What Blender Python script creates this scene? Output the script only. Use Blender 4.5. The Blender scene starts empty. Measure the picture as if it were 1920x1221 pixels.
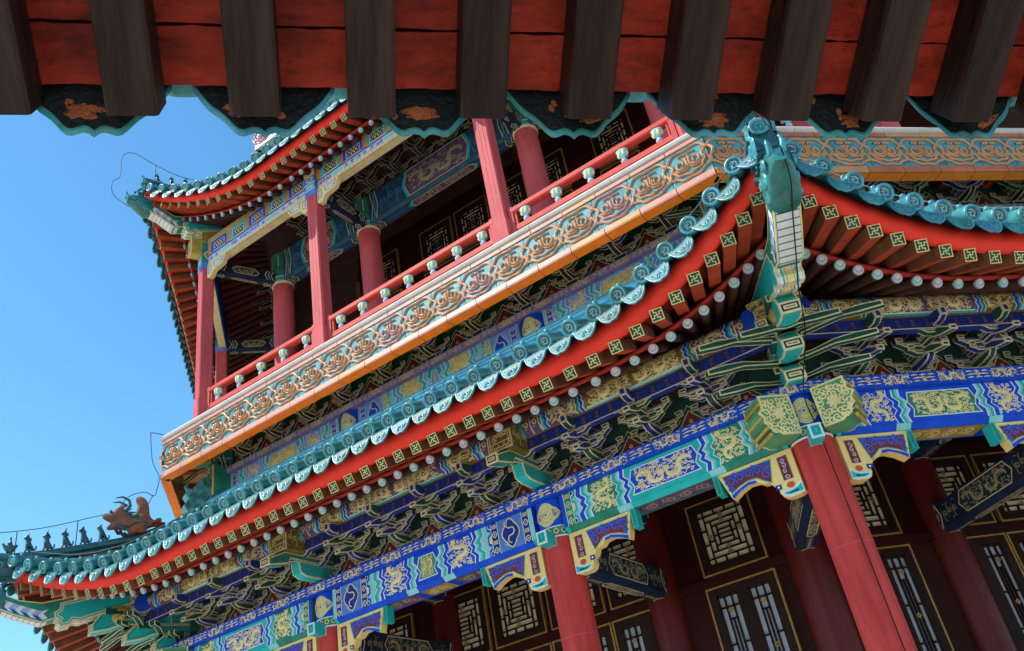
import bpy, math, random
from mathutils import Matrix, Vector
R = math.radians
SC = bpy.context.scene
COL = SC.collection
# ------------------------------------------------------------------ camera
CAM = Vector((6.4210487, -19.90163643, 5.1393185))
PITCH, YAW, ROLL = 32.03651685, -29.18425682, -11.2521334
FPX = 1651.13254
fw = Vector((math.sin(R(YAW))*math.cos(R(PITCH)), math.cos(R(YAW))*math.cos(R(PITCH)), math.sin(R(PITCH))))
rt0 = Vector((math.cos(R(YAW)), -math.sin(R(YAW)), 0)); up0 = rt0.cross(fw)
rt = rt0*math.cos(R(ROLL)) + up0*math.sin(R(ROLL)); up = -rt0*math.sin(R(ROLL)) + up0*math.cos(R(ROLL))
cd = bpy.data.cameras.new('camera'); cam = bpy.data.objects.new('camera', cd); COL.objects.link(cam)
cam.matrix_world = Matrix((( rt.x, up.x, -fw.x, CAM.x), (rt.y, up.y, -fw.y, CAM.y), (rt.z, up.z, -fw.z, CAM.z), (0, 0, 0, 1)))
cd.sensor_width = 36; cd.lens = 36*FPX/1920; cd.clip_end = 3000; cd.clip_start = .05
SC.camera = cam
# ------------------------------------------------------------------ light
SUN_EL, SUN_DIR = 50.0, Vector((-.75, -.66, 0)).normalized()
w = bpy.data.worlds.new('World'); SC.world = w; w.use_nodes = True
nt = w.node_tree; bg = nt.nodes['Background']
sky = nt.nodes.new('ShaderNodeTexSky'); sky.sky_type = 'NISHITA'; sky.sun_disc = False
sky.sun_elevation = R(SUN_EL); sky.sun_rotation = math.atan2(SUN_DIR.x, SUN_DIR.y)
sky.altitude = 100; sky.air_density = 1.0; sky.dust_density = .25; sky.ozone_density = 1.6
hsv = nt.nodes.new('ShaderNodeHueSaturation'); hsv.inputs['Hue'].default_value = .488; hsv.inputs['Saturation'].default_value = 1.26; hsv.inputs['Value'].default_value = 1.0
nt.links.new(sky.outputs[0], hsv.inputs['Color']); nt.links.new(hsv.outputs[0], bg.inputs[0]); bg.inputs[1].default_value = .125
sd = bpy.data.lights.new('sun', 'SUN'); sd.energy = 2.8; sd.angle = R(.5); sd.color = (1, .95, .86)
sun = bpy.data.objects.new('sun', sd); COL.objects.link(sun)
sv = Vector((SUN_DIR.x*math.cos(R(SUN_EL)), SUN_DIR.y*math.cos(R(SUN_EL)), math.sin(R(SUN_EL))))
sun.rotation_euler = sv.to_track_quat('Z', 'Y').to_euler(); sun.location = (-30, -30, 40)
SC.view_settings.view_transform = 'Standard'; SC.view_settings.look = 'None'
SC.view_settings.exposure = 1.05; SC.view_settings.gamma = 1
SC.render.engine = 'CYCLES'
SC.cycles.max_bounces = 6; SC.cycles.diffuse_bounces = 4; SC.cycles.glossy_bounces = 2
# ------------------------------------------------------------------ materials
MT = {}
def mat(name, rgb, rough=.55, var=.18, scale=5., metal=0., bump=.15, spec=.14, rand=0., rgb2=None, dirt=0., dirtcol=(.02, .017, .013), hue=0., stretch=None, local=False):
    m = bpy.data.materials.new(name); m.use_nodes = True; t = m.node_tree; N = t.nodes; Lk = t.links
    b = N['Principled BSDF']; b.inputs['Roughness'].default_value = rough; b.inputs['Metallic'].default_value = metal
    b.inputs['Specular IOR Level'].default_value = spec
    g = N.new('ShaderNodeNewGeometry'); pos = g.outputs['Position']
    if local: pos = N.new('ShaderNodeTexCoord').outputs['Object']
    if stretch:
        mp = N.new('ShaderNodeMapping'); mp.inputs['Scale'].default_value = stretch; Lk.new(pos, mp.inputs['Vector']); pos = mp.outputs[0]
    n1 = N.new('ShaderNodeTexNoise'); n1.inputs['Scale'].default_value = scale; n1.inputs['Detail'].default_value = 6; n1.inputs['Roughness'].default_value = .65
    Lk.new(pos, n1.inputs['Vector'])
    r1 = N.new('ShaderNodeValToRGB'); e = r1.color_ramp.elements
    lo = [c*(1-var) for c in rgb]; hi = [min(1, c*(1+var)) for c in (rgb2 or rgb)]
    e[0].position = .3; e[1].position = .7; e[0].color = (*lo, 1); e[1].color = (*hi, 1)
    Lk.new(n1.outputs['Fac'], r1.inputs['Fac']); out = r1.outputs['Color']
    if dirt > 0:
        n2 = N.new('ShaderNodeTexNoise'); n2.inputs['Scale'].default_value = scale*3.7; n2.inputs['Detail'].default_value = 8; n2.inputs['Roughness'].default_value = .75
        Lk.new(pos, n2.inputs['Vector'])
        r2 = N.new('ShaderNodeValToRGB'); r2.color_ramp.elements[0].position = .52; r2.color_ramp.elements[1].position = .72
        r2.color_ramp.elements[1].color = (dirt, dirt, dirt, 1); Lk.new(n2.outputs['Fac'], r2.inputs['Fac'])
        mx = N.new('ShaderNodeMixRGB'); mx.inputs[2].default_value = (*dirtcol, 1)
        Lk.new(r2.outputs['Color'], mx.inputs[0]); Lk.new(out, mx.inputs[1]); out = mx.outputs[0]
    if rand > 0 or hue > 0:
        oi = N.new('ShaderNodeObjectInfo'); hs = N.new('ShaderNodeHueSaturation')
        mr = N.new('ShaderNodeMapRange'); mr.inputs['To Min'].default_value = 1-rand; mr.inputs['To Max'].default_value = 1+rand
        mh = N.new('ShaderNodeMapRange'); mh.inputs['To Min'].default_value = .5-hue; mh.inputs['To Max'].default_value = .5+hue
        Lk.new(oi.outputs['Random'], mr.inputs['Value']); Lk.new(oi.outputs['Random'], mh.inputs['Value'])
        Lk.new(mr.outputs[0], hs.inputs['Value']); Lk.new(mh.outputs[0], hs.inputs['Hue']); Lk.new(out, hs.inputs['Color']); out = hs.outputs[0]
    Lk.new(out, b.inputs['Base Color'])
    if bump > 0:
        n3 = N.new('ShaderNodeTexNoise'); n3.inputs['Scale'].default_value = scale*9; n3.inputs['Detail'].default_value = 5
        Lk.new(pos, n3.inputs['Vector'])
        bp = N.new('ShaderNodeBump'); bp.inputs['Strength'].default_value = bump; bp.inputs['Distance'].default_value = .02
        Lk.new(n3.outputs['Fac'], bp.inputs['Height']); Lk.new(bp.outputs[0], b.inputs['Normal'])
    MT[name] = m
    return m
mat('column_red', (.50, .040, .036), .55, .22, 3.5, rgb2=(.58, .060, .052), dirt=.4, dirtcol=(.27, .035, .03), stretch=(1.6, 1.6, .22), bump=.12)
mat('post_red', (.54, .085, .090), .6, .2, 4, dirt=.4, dirtcol=(.58, .22, .19), stretch=(1.5, 1.5, .3), bump=.12)
mat('rail_red', (.58, .07, .05), .5, .15, 4, dirt=.3, dirtcol=(.35, .12, .08))
mat('rail_dark', (.42, .035, .022), .5, .2, 4, dirt=.3)
mat('vermilion', (.95, .05, .028), .45, .12, 2.5, dirt=.2, dirtcol=(.35, .03, .02))
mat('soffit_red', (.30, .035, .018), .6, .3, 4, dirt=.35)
mat('rafter_tan', (.20, .075, .035), .6, .3, 5, dirt=.35, rand=.15)
mat('rafter_red', (.42, .060, .020), .55, .3, 5, dirt=.3, rand=.15)
mat('rafter_brown', (.085, .035, .02), .6, .35, 5, dirt=.4)
mat('wall_red', (.030, .0045, .0035), .6, .25, 2, spec=.12)  # kept near black; the interior's shade is put into the wall colour
mat('inner_red', (.10, .008, .007), .42, .25, 1.5, spec=.25)  # darker than the outer columns, gallery shade included in this red
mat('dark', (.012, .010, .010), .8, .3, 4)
mat('gold', (.84, .68, .30), .4, .15, 7, metal=.12, bump=.1)
mat('old_gold', (.55, .38, .08), .42, .3, 9, metal=.3, dirt=.5, bump=.2)
mat('umber_gold', (.24, .155, .025), .45, .35, 9, metal=.2, dirt=.4)
mat('slate_blue', (.03, .095, .15), .5, .35, 6, dirt=.25)
mat('mauve', (.26, .22, .50), .6, .25, 7, dirt=.3)
mat('sage', (.44, .52, .25), .5, .2, 6, dirt=.2, dirtcol=(.1, .2, .12))
mat('leaf_green', (.10, .30, .15), .5, .2, 6, dirt=.2)
mat('glaze_green', (.022, .15, .125), .3, .4, 9, bump=.2, spec=.5, dirt=.4)
mat('faded_lit_blue', (.15, .36, .80), .5, .25, 6, dirt=.2, dirtcol=(.3, .4, .6))  # old paler paint, lightened further to stand in for bounce off the roof tiles
mat('cream', (.88, .63, .22), .55, .1, 6, dirt=.15, dirtcol=(.4, .28, .1))
mat('pale_line', (.76, .65, .36), .55, .12, 8, dirt=.25, dirtcol=(.2, .2, .12))
mat('tan_line', (.42, .34, .19), .55, .2, 8, dirt=.3)
mat('white', (.72, .76, .74), .55, .08, 6, dirt=.15, dirtcol=(.3, .35, .33))
mat('lilac', (.45, .46, .62), .5, .2, 6, dirt=.2)
mat('blue', (.008, .075, .60), .5, .2, 5, dirt=.15, dirtcol=(.02, .03, .12))
mat('deep_blue', (.012, .034, .27), .55, .3, 5, dirt=.3)
mat('sky_blue', (.09, .22, .58), .5, .2, 5)
mat('green', (.03, .24, .16), .5, .3, 5, dirt=.3)
mat('deep_green', (.012, .090, .064), .55, .3, 5, dirt=.3)
mat('teal', (.02, .46, .44), .5, .15, 5, dirt=.12)
mat('aqua', (.25, .62, .60), .5, .12, 5)
mat('ink_teal', (.014, .045, .055), .5, .35, 6, dirt=.2)
mat('ink_blue', (.016, .030, .062), .5, .35, 6, dirt=.2)
mat('dusk_purple', (.14, .085, .16), .6, .3, 7, dirt=.3)
mat('brick_red', (.22, .035, .02), .6, .25, 7, dirt=.3)
mat('pink_tile', (.58, .22, .14), .45, .2, 5, dirt=.4, dirtcol=(.36, .15, .09), spec=.6)
mat('orange_tile', (.60, .23, .06), .45, .2, 5, dirt=.3, dirtcol=(.35, .14, .06), spec=.6)
mat('orange_lip', (.75, .26, .02), .4, .15, 5, dirt=.2, dirtcol=(.3, .1, .02))
mat('pink_tile_shaded', (.46, .135, .06), .45, .25, 5, dirt=.35, dirtcol=(.25, .08, .04))  # darker copy of the pink tile, the right face's shade in its colour
mat('turquoise', (.040, .21, .22), .4, .35, 7, rgb2=(.075, .29, .30), bump=.06, spec=.35, dirt=.2, dirtcol=(.03, .12, .14))
mat('glaze', (.035, .24, .26), .30, .4, 9, rgb2=(.06, .31, .33), bump=.12, spec=.5, rand=.25, hue=.035, dirt=.3, dirtcol=(.05, .09, .08))
mat('glaze_pale', (.042, .165, .170), .5, .45, 14, bump=.15, spec=.4, rand=.2, hue=.03, dirt=.45, dirtcol=(.03, .08, .08))
mat('glaze_swirl', (.24, .44, .43), .45, .3, 14, spec=.4, dirt=.3, dirtcol=(.05, .14, .14))
mat('glaze_blue', (.05, .38, .58), .2, .25, 3, rgb2=(.09, .50, .68), bump=.08, spec=.7, dirt=.15, dirtcol=(.02, .10, .2))
mat('glaze_dark', (.016, .085, .095), .35, .4, 7, bump=.2, spec=.6, dirt=.4)
mat('glaze_orange', (.62, .27, .045), .25, .25, 4, bump=.3, spec=.6, dirt=.2)
mat('clay', (.24, .11, .07), .7, .35, 10, bump=.6, dirt=.4, dirtcol=(.03, .06, .06))
mat('mortar', (.48, .14, .05), .9, .3, 20, bump=.9)
mat('stone', (.56, .52, .46), .75, .12, 5, bump=.3, dirt=.35, dirtcol=(.35, .3, .27))
mat('paving', (.46, .42, .37), .85, .15, 1.2, bump=.2)
mat('paper', (.85, .72, .46), .7, .12, 4)
mat('glass_pane', (.42, .46, .52), .35, .15, 3)
mat('lattice', (.022, .008, .005), .6, .3, 6, spec=.15)
mat('trim_gold', (.36, .20, .05), .4, .3, 7, metal=.2, dirt=.3)
mat('net', (.07, .07, .055), .6, .2, 9, bump=0)
mat('wire', (.10, .11, .10), .5, .2, 9)
mat('wire_pale', (.42, .43, .40), .45, .2, 9)
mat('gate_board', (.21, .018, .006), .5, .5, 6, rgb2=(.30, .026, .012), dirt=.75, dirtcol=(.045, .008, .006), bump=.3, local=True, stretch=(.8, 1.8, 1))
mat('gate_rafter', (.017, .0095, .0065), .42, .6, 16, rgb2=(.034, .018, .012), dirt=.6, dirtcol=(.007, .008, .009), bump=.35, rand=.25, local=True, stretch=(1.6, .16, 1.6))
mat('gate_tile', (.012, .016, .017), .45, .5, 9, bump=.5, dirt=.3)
# ------------------------------------------------------------------ mesh builder
class MB:
    def __init__(s): s.v = []; s.f = []; s.m = []; s.sm = []; s.mats = []
    def mi(s, m):
        if m not in s.mats: s.mats.append(m)
        return s.mats.index(m)
    def face(s, pts, m, sm=False):
        n = len(s.v); s.v.extend(tuple(p) for p in pts); s.f.append(list(range(n, n+len(pts)))); s.m.append(s.mi(m)); s.sm.append(sm)
    def grid(s, rows, m, sm=True, closed=False):
        n = len(s.v); c = len(rows[0]); k = s.mi(m)
        for r in rows: s.v.extend(tuple(p) for p in r)
        for i in range(len(rows)-1):
            for j in range(c if closed else c-1):
                j2 = (j+1) % c
                s.f.append([n+i*c+j, n+i*c+j2, n+(i+1)*c+j2, n+(i+1)*c+j]); s.m.append(k); s.sm.append(sm)
    def box(s, x0, x1, y0, y1, z0, z1, m, T=None):
        P = [(x, y, z) for z in (z0, z1) for y in (y0, y1) for x in (x0, x1)]
        if T: P = [T(*p) for p in P]
        for q in ((0, 2, 3, 1), (4, 5, 7, 6), (0, 1, 5, 4), (2, 6, 7, 3), (0, 4, 6, 2), (1, 3, 7, 5)): s.face([P[i] for i in q], m)
    def tube(s, pts, r, m, n=8, caps=True, sm=True):
        pts = [Vector(p) for p in pts]; rows = []; rr = r if isinstance(r, (list, tuple)) else [r]*len(pts)
        a = None
        for i, p in enumerate(pts):
            d = (pts[min(i+1, len(pts)-1)] - pts[max(i-1, 0)])
            if d.length < 1e-9: d = Vector((0, 0, 1))
            d.normalize()
            if a is None: a = d.orthogonal().normalized()
            a = (a - d*a.dot(d)); a = a.normalized() if a.length > 1e-6 else d.orthogonal().normalized()
            b = d.cross(a)
            rows.append([p + (a*math.cos(2*math.pi*k/n) + b*math.sin(2*math.pi*k/n))*rr[i] for k in range(n)])
        s.grid(rows, m, sm, True)
        if caps: s.face(rows[0][::-1], m); s.face(rows[-1], m)
    def lathe(s, prof, T, m, n=16, sm=True):      # prof: (r, h) pairs, T(x, y, h)
        s.grid([[T(r*math.cos(2*math.pi*k/n), r*math.sin(2*math.pi*k/n), h) for k in range(n)] for r, h in prof], m, sm, True)
    def disc(s, T, r, h, m, n=16, cx=0, cy=0):
        s.face([T(cx+r*math.cos(2*math.pi*k/n), cy+r*math.sin(2*math.pi*k/n), h) for k in range(n)], m)
    def prism(s, prof, T, c0, c1, m, cap=None, sm=False):
        n = len(prof)
        for i in range(n):
            a, b = prof[i], prof[(i+1) % n]
            s.face([T(*a, c0), T(*b, c0), T(*b, c1), T(*a, c1)], m, sm)
        s.face([T(*p, c1) for p in prof], cap or m); s.face([T(*p, c0) for p in prof][::-1], cap or m)
    def oprism(s, prof, T, c0, c1, fill, line, lw=.012, back=False, inner=None):   # painted block edged with a line
        n = len(prof); ins = inset(prof, lw)
        s1 = 1 if c1 > c0 else -1
        for i in range(n):
            a, b = prof[i], prof[(i+1) % n]
            cc = [c0, c0+lw*s1, c1-lw*s1, c1] if abs(c1-c0) > 2.5*lw else [c0, c1]
            for j in range(len(cc)-1):
                mm = (line if (len(cc) == 2 or j != 1) else fill)
                s.face([T(*a, cc[j]), T(*b, cc[j]), T(*b, cc[j+1]), T(*a, cc[j+1])], mm)
        for c in ([c1, c0] if back else [c1]):
            for i in range(n):
                j = (i+1) % n
                s.face([T(*prof[i], c), T(*prof[j], c), T(*ins[j], c), T(*ins[i], c)], line)
            s.face([T(*p, c) for p in ins], fill)
            if inner:
                i2 = inset(ins, lw*.9); i3 = inset(i2, lw*.8)
                for i in range(n):
                    j = (i+1) % n
                    e = c + .002*s1
                    s.face([T(*i2[i], e), T(*i2[j], e), T(*i3[j], e), T(*i3[i], e)], inner)
        if not back: s.face([T(*p, c0) for p in prof], fill)
    def ribbon(s, pts, wd, T, m, h=.005, base=.002, closed=False, sm=True):
        n = len(pts); L = []
        for i in range(n):
            p = pts[i]
            q0 = pts[(i-1) % n] if (closed or i > 0) else p
            q1 = pts[(i+1) % n] if (closed or i < n-1) else p
            dx, dy = q1[0]-q0[0], q1[1]-q0[1]; l = math.hypot(dx, dy) or 1
            nx, ny = -dy/l, dx/l; ww = (wd[i] if isinstance(wd, (list, tuple)) else wd)/2
            L.append([T(p[0]+nx*ww, p[1]+ny*ww, base), T(p[0], p[1], base+h), T(p[0]-nx*ww, p[1]-ny*ww, base)])
        if closed: L.append(L[0])
        s.grid(L, m, sm)
    def poly(s, pts, T, m, h=.002): s.face([T(x, y, h) for x, y in pts], m)
    def rect(s, x0, x1, y0, y1, T, m, h=.002): s.poly([(x0, y0), (x1, y0), (x1, y1), (x0, y1)], T, m, h)
    def frame(s, pts, wd, T, m, h=.003):
        ins = inset(pts, wd); n = len(pts)
        for i in range(n):
            j = (i+1) % n
            s.face([T(*pts[i], h), T(*pts[j], h), T(*ins[j], h), T(*ins[i], h)], m)
        return ins
    def mesh(s, name):
        me = bpy.data.meshes.new(name); me.from_pydata(s.v, [], s.f)
        for k in s.mats: me.materials.append(MT[k])
        me.polygons.foreach_set('material_index', s.m); me.polygons.foreach_set('use_smooth', s.sm); me.update()
        return me
def inset(poly, wd):
    n = len(poly); A = sum(poly[i][0]*poly[(i+1) % n][1]-poly[(i+1) % n][0]*poly[i][1] for i in range(n)); sg = 1 if A > 0 else -1
    out = []
    for i in range(n):
        p0, p, p1 = poly[i-1], poly[i], poly[(i+1) % n]
        def nrm(a, b):
            dx, dy = b[0]-a[0], b[1]-a[1]; l = math.hypot(dx, dy) or 1e-9
            return (-dy/l*sg, dx/l*sg)
        a, b = nrm(p0, p), nrm(p, p1); k = 1 + a[0]*b[0]+a[1]*b[1]
        k = max(k, .5)
        out.append((p[0]+(a[0]+b[0])/k*wd, p[1]+(a[1]+b[1])/k*wd))
    return out
RZ = lambda k: Matrix.Rotation(R(45*k), 4, 'Z')
def link(name, data, parent=None, M=None):
    o = bpy.data.objects.new(name, data); COL.objects.link(o)
    if parent is not None:
        o.parent = parent
        top = parent
        while top.parent: top = top.parent
        if parent.type == 'EMPTY': o.matrix_parent_inverse = Matrix.Translation(-Vector(parent.location)) if parent.rotation_euler.z == 0 and parent.get('plain') else Matrix()
        else: o.matrix_parent_inverse = (parent['inv_m'] and INV[parent.name]) if parent.get('inv_m') else Matrix()
    if M is not None: o.matrix_basis = M
    return o
INV = {}
def obj(name, mb, parent=None, M=None):
    o = link(name, mb.mesh(name) if isinstance(mb, MB) else mb, parent, M)
    if parent is not None and M is not None:
        o['inv_m'] = 1; INV[o.name] = M.inverted()
    return o
def thing(name, label, cat, loc=(0, 0, 0), group=None):
    o = bpy.data.objects.new(name, None); COL.objects.link(o); o.location = loc; o['plain'] = 1
    tag(o, label, cat, group); o.empty_display_size = .3
    return o
def tag(o, label, cat, group=None):
    o['label'] = label; o['category'] = cat
    if group: o['group'] = group
def frame_m(o, y, zhint=Vector((0, 0, 1))):       # matrix with +Y along y
    y = y.normalized(); x = y.cross(zhint).normalized(); z = x.cross(y)
    return Matrix(((x.x, y.x, z.x, o.x), (x.y, y.y, z.y, o.y), (x.z, y.z, z.z, o.z), (0, 0, 0, 1)))
T22 = math.tan(R(22.5)); C22 = math.cos(R(22.5))
def front(d): return lambda a, b, h: (a, -(d+h), b)
def under(z): return lambda a, b, h: (a, -b, z-h)
def W(u, d, z): return Vector((u, -d, z))
# ------------------------------------------------------------------ painted ornament
def bez(pts, n=8):                                  # Catmull-Rom through points
    out = []
    P = [pts[0]] + list(pts) + [pts[-1]]
    for i in range(1, len(P)-2):
        for k in range(n):
            t = k/n; a, b, c, d = P[i-1], P[i], P[i+1], P[i+2]
            out.append(tuple(.5*((2*b[j]) + (-a[j]+c[j])*t + (2*a[j]-5*b[j]+4*c[j]-d[j])*t*t + (-a[j]+3*b[j]-3*c[j]+d[j])*t**3) for j in range(2)))
    out.append(pts[-1]); return out
def spiral(cx, cy, r, a0, turns=1.3, n=14, sg=1):
    return [(cx+r*(1-.8*i/n)*math.cos(a0+sg*turns*2*math.pi*i/n), cy+r*(1-.8*i/n)*math.sin(a0+sg*turns*2*math.pi*i/n)) for i in range(n+1)]
def dragon(mb, T, cx, cy, w_, h_, seed, m='gold', flip=1, dense=1.):
    rg = random.Random(seed); S = []; sc = min(w_, h_)
    def q(x, y): return (cx+flip*x*w_, cy+y*h_)
    if w_ > h_*1.15:
        nw = max(1, round(w_/h_*.8)); n = 15*nw; ph = rg.uniform(-.3, .3); k = .12*h_/w_
        c = [((t-.5)*.84-k*math.sin(4*math.pi*nw*t+ph), .29*math.sin(2*math.pi*nw*t+ph)*(.75+.35*t)) for t in [i/n for i in range(n+1)]]
    else:
        n = 26; ph = rg.uniform(-.3, .3); sg = rg.choice((1, -1))
        c = [(sg*.27*math.sin(2*math.pi*1.3*t+ph)*(.8+.3*t), (t-.5)*.80-.045*math.sin(4*math.pi*1.3*t+ph)) for t in [i/n for i in range(n+1)]]
    n = len(c); body = [q(*p) for p in c]
    wd = [sc*(.04+.125*math.sin(math.pi*min(1, (i/n)*.74+.12))) for i in range(n)]
    mb.ribbon(body, wd, T, m, h=sc*.02); S += body[::2]
    for i in range(2, n-2, 2):                                  # spines along the back
        x0, y0 = body[i]; dx, dy = body[i+1][0]-body[i-1][0], body[i+1][1]-body[i-1][1]; l = math.hypot(dx, dy) or 1
        sd_ = 1 if i < n*.5 else -1; nx, ny = -dy/l*sd_, dx/l*sd_
        mb.ribbon([(x0+nx*wd[i]*.5, y0+ny*wd[i]*.5), (x0+nx*(wd[i]*.5+sc*.05)-dx/l*sc*.02, y0+ny*(wd[i]*.5+sc*.05)-dy/l*sc*.02)], [sc*.04, sc*.006], T, m, h=.001)
    hx, hy = body[-1]
    mb.poly([(hx+sc*.12*math.cos(a)*(1.3 if k_ % 2 else .8), hy+sc*.11*math.sin(a)*(1.3 if k_ % 2 else .8)) for k_, a in enumerate([i*math.pi/6 for i in range(12)])], T, m, .006)
    for k_ in range(3): mb.ribbon([(hx, hy), (hx+flip*sc*(.10-.1*k_), hy+sc*.14), (hx+flip*sc*(.20-.2*k_), hy+sc*(.20-.04*k_))], [sc*.05, sc*.035, sc*.01], T, m, h=.002)
    S += [(hx, hy+sc*.1), (hx+flip*sc*.1, hy)]
    for k_ in (int(n*.22), int(n*.42), int(n*.62), int(n*.82)):          # legs with claws
        x, y = body[k_]; sg = 1 if (k_ % 2) else -1; a = rg.uniform(.4, 1.2)*sg
        e = (x+flip*sc*.16*math.cos(a), y+sc*.19*math.sin(a)); mb.ribbon([(x, y), ((x+e[0])/2, (y+e[1])/2+sc*.02), e], [sc*.09, sc*.06, sc*.04], T, m, h=.003)
        for j in (-.8, 0, .8): mb.ribbon([e, (e[0]+flip*sc*.1*math.cos(a+j), e[1]+sc*.1*math.sin(a+j))], [sc*.035, sc*.01], T, m, h=.002)
        S += [e, ((x+e[0])/2, (y+e[1])/2)]
    cnt = int(dense*1.0*w_*h_/(sc*.19)**2); tries = 0; put = 0
    while put < cnt and tries < cnt*12:
        tries += 1; p = q(rg.uniform(-.47, .47), rg.uniform(-.43, .43))
        if min((p[0]-s_[0])**2+(p[1]-s_[1])**2 for s_ in S) < (sc*.10)**2: continue
        put += 1; S.append(p); kind = rg.random()
        if kind < .45: mb.ribbon(spiral(p[0], p[1], sc*.075, rg.uniform(0, 6), 1.05, 9, rg.choice((1, -1))), sc*.042, T, m, h=.002)
        else:
            a = rg.uniform(-.5, .5)+(math.pi if rg.random() < .5 else 0); l = sc*rg.uniform(.14, .24)
            x1, y1 = p[0]-math.cos(a)*l/2, p[1]-math.sin(a)*l/2; x2, y2 = p[0]+math.cos(a)*l/2, p[1]+math.sin(a)*l/2
            b = sc*.05*rg.choice((1, -1))
            mb.ribbon([(x1, y1), ((x1+x2)/2-math.sin(a)*b, (y1+y2)/2+math.cos(a)*b), (x2, y2)], [sc*.02, sc*.062, sc*.015], T, m, h=.002)
def cloudlets(mb, T, x0, x1, y0, y1, seed, m):                 # rows of small lens strokes
    rg = random.Random(seed); H = y1-y0
    for r_ in range(3):
        y = y0+H*(.2+.3*r_)
        for i in range(2 if r_ % 2 else 3):
            nn = 2 if r_ % 2 else 3; x = x0+(i+.5)*(x1-x0)/nn+rg.uniform(-.02, .02)*(x1-x0); l = (x1-x0)/nn*.42
            mb.ribbon([(x-l, y-H*.03), (x, y+H*.05), (x+l, y)], [H*.03, H*.15, H*.02], T, m, h=.002)
    mb.ribbon(spiral((x0+x1)/2, (y0+y1)/2, H*.24, rg.uniform(0, 6), 1.2, 10), H*.10, T, m, h=.003)
def scrolls(mb, T, x0, x1, y0, y1, seed, m='gold', unit=None, wd=.15):     # running scroll of curls
    rg = random.Random(seed); H = y1-y0; u = unit or H*1.1; n = max(1, round((x1-x0)/u)); u = (x1-x0)/n
    for i in range(n):
        cx = x0+(i+.5)*u; sg = 1 if i % 2 else -1; r = min(H*.40, u*.4)
        mb.ribbon(spiral(cx+rg.uniform(-.04, .04)*u, (y0+y1)/2+sg*H*.04, r, rg.uniform(2, 4), 1.35, 13, sg), [r*wd*2]*14, T, m, h=.002)
        mb.ribbon([(cx-u*.5, (y0+y1)/2-sg*H*.3), (cx-u*.25, (y0+y1)/2+sg*H*.42), (cx+u*.1, (y0+y1)/2+sg*H*.44)], [r*.06, r*.3, r*.1], T, m, h=.002)
        mb.ribbon([(cx+u*.5, (y0+y1)/2-sg*H*.36), (cx+u*.2, (y0+y1)/2-sg*H*.44), (cx, (y0+y1)/2-sg*H*.40)], [r*.08, r*.25, r*.06], T, m, h=.002)
def quatre(cx, cy, a, b, n=40):
    return [(cx+a*math.cos(t)*(1+.10*math.cos(4*t)+.03*math.cos(12*t)), cy+b*math.sin(t)*(1+.10*math.cos(4*t))) for t in [2*math.pi*i/n for i in range(n)]]
ZIG = [(0, .02), (.22, .0), (.38, .07), (.5, .035), (.62, .07), (.78, .0), (1, .02)]
def zigline(x, z0, z1, sg): return [(x+sg*o*(z1-z0)/.44, z0+t*(z1-z0)) for t, o in ZIG]
def zigband(mb, T, x, z0, z1, sg, cols, h=.003):    # colour bands that follow a bent line, laid side by side
    for m, wd in cols:
        a, b = zigline(x, z0, z1, sg), zigline(x+sg*wd, z0, z1, sg)
        for i in range(len(a)-1): mb.face([T(*a[i], h), T(*b[i], h), T(*b[i+1], h), T(*a[i+1], h)], m)
        x += sg*wd
    return x
def zigpanel(mb, T, xa, xb, z0, z1, m, sga=1, sgb=-1, h=.002):
    a, b = zigline(xa, z0, z1, sga), zigline(xb, z0, z1, sgb)
    for i in range(len(a)-1): mb.face([T(*a[i], h), T(*b[i], h), T(*b[i+1], h), T(*a[i+1], h)], m)
BANDS = {'b': [('white', .012), ('blue', .055), ('white', .016), ('teal', .036), ('aqua', .03), ('white', .016)],
         'g': [('white', .012), ('teal', .05), ('aqua', .03), ('white', .016), ('blue', .045), ('white', .016)]}
def strip(mb, T, x0, x1, z0, z1, ground, seed, line='gold'):
    mb.rect(x0, x1, z0, z1, T, ground, .003); mb.rect(x0, x0+.008, z0, z1, T, 'white', .005); mb.rect(x1-.008, x1, z0, z1, T, 'white', .005)
    n = max(2, round((z1-z0)/(x1-x0)/1.0)); c = (x0+x1)/2
    for i in range(n):
        y = z0+(i+.5)*(z1-z0)/n; r = (x1-x0)*.33
        if i % 2 == 0: mb.frame(quatre(c, y, r, r*1.1, 16), r*.3, T, line, .006); mb.disc(T, r*.3, .006, line, 8, c, y)
        else:
            for k in (-1, 0, 1): mb.rect(c-r, c+r, y+k*r*.5-r*.14, y+k*r*.5+r*.14, T, line, .006)
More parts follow.
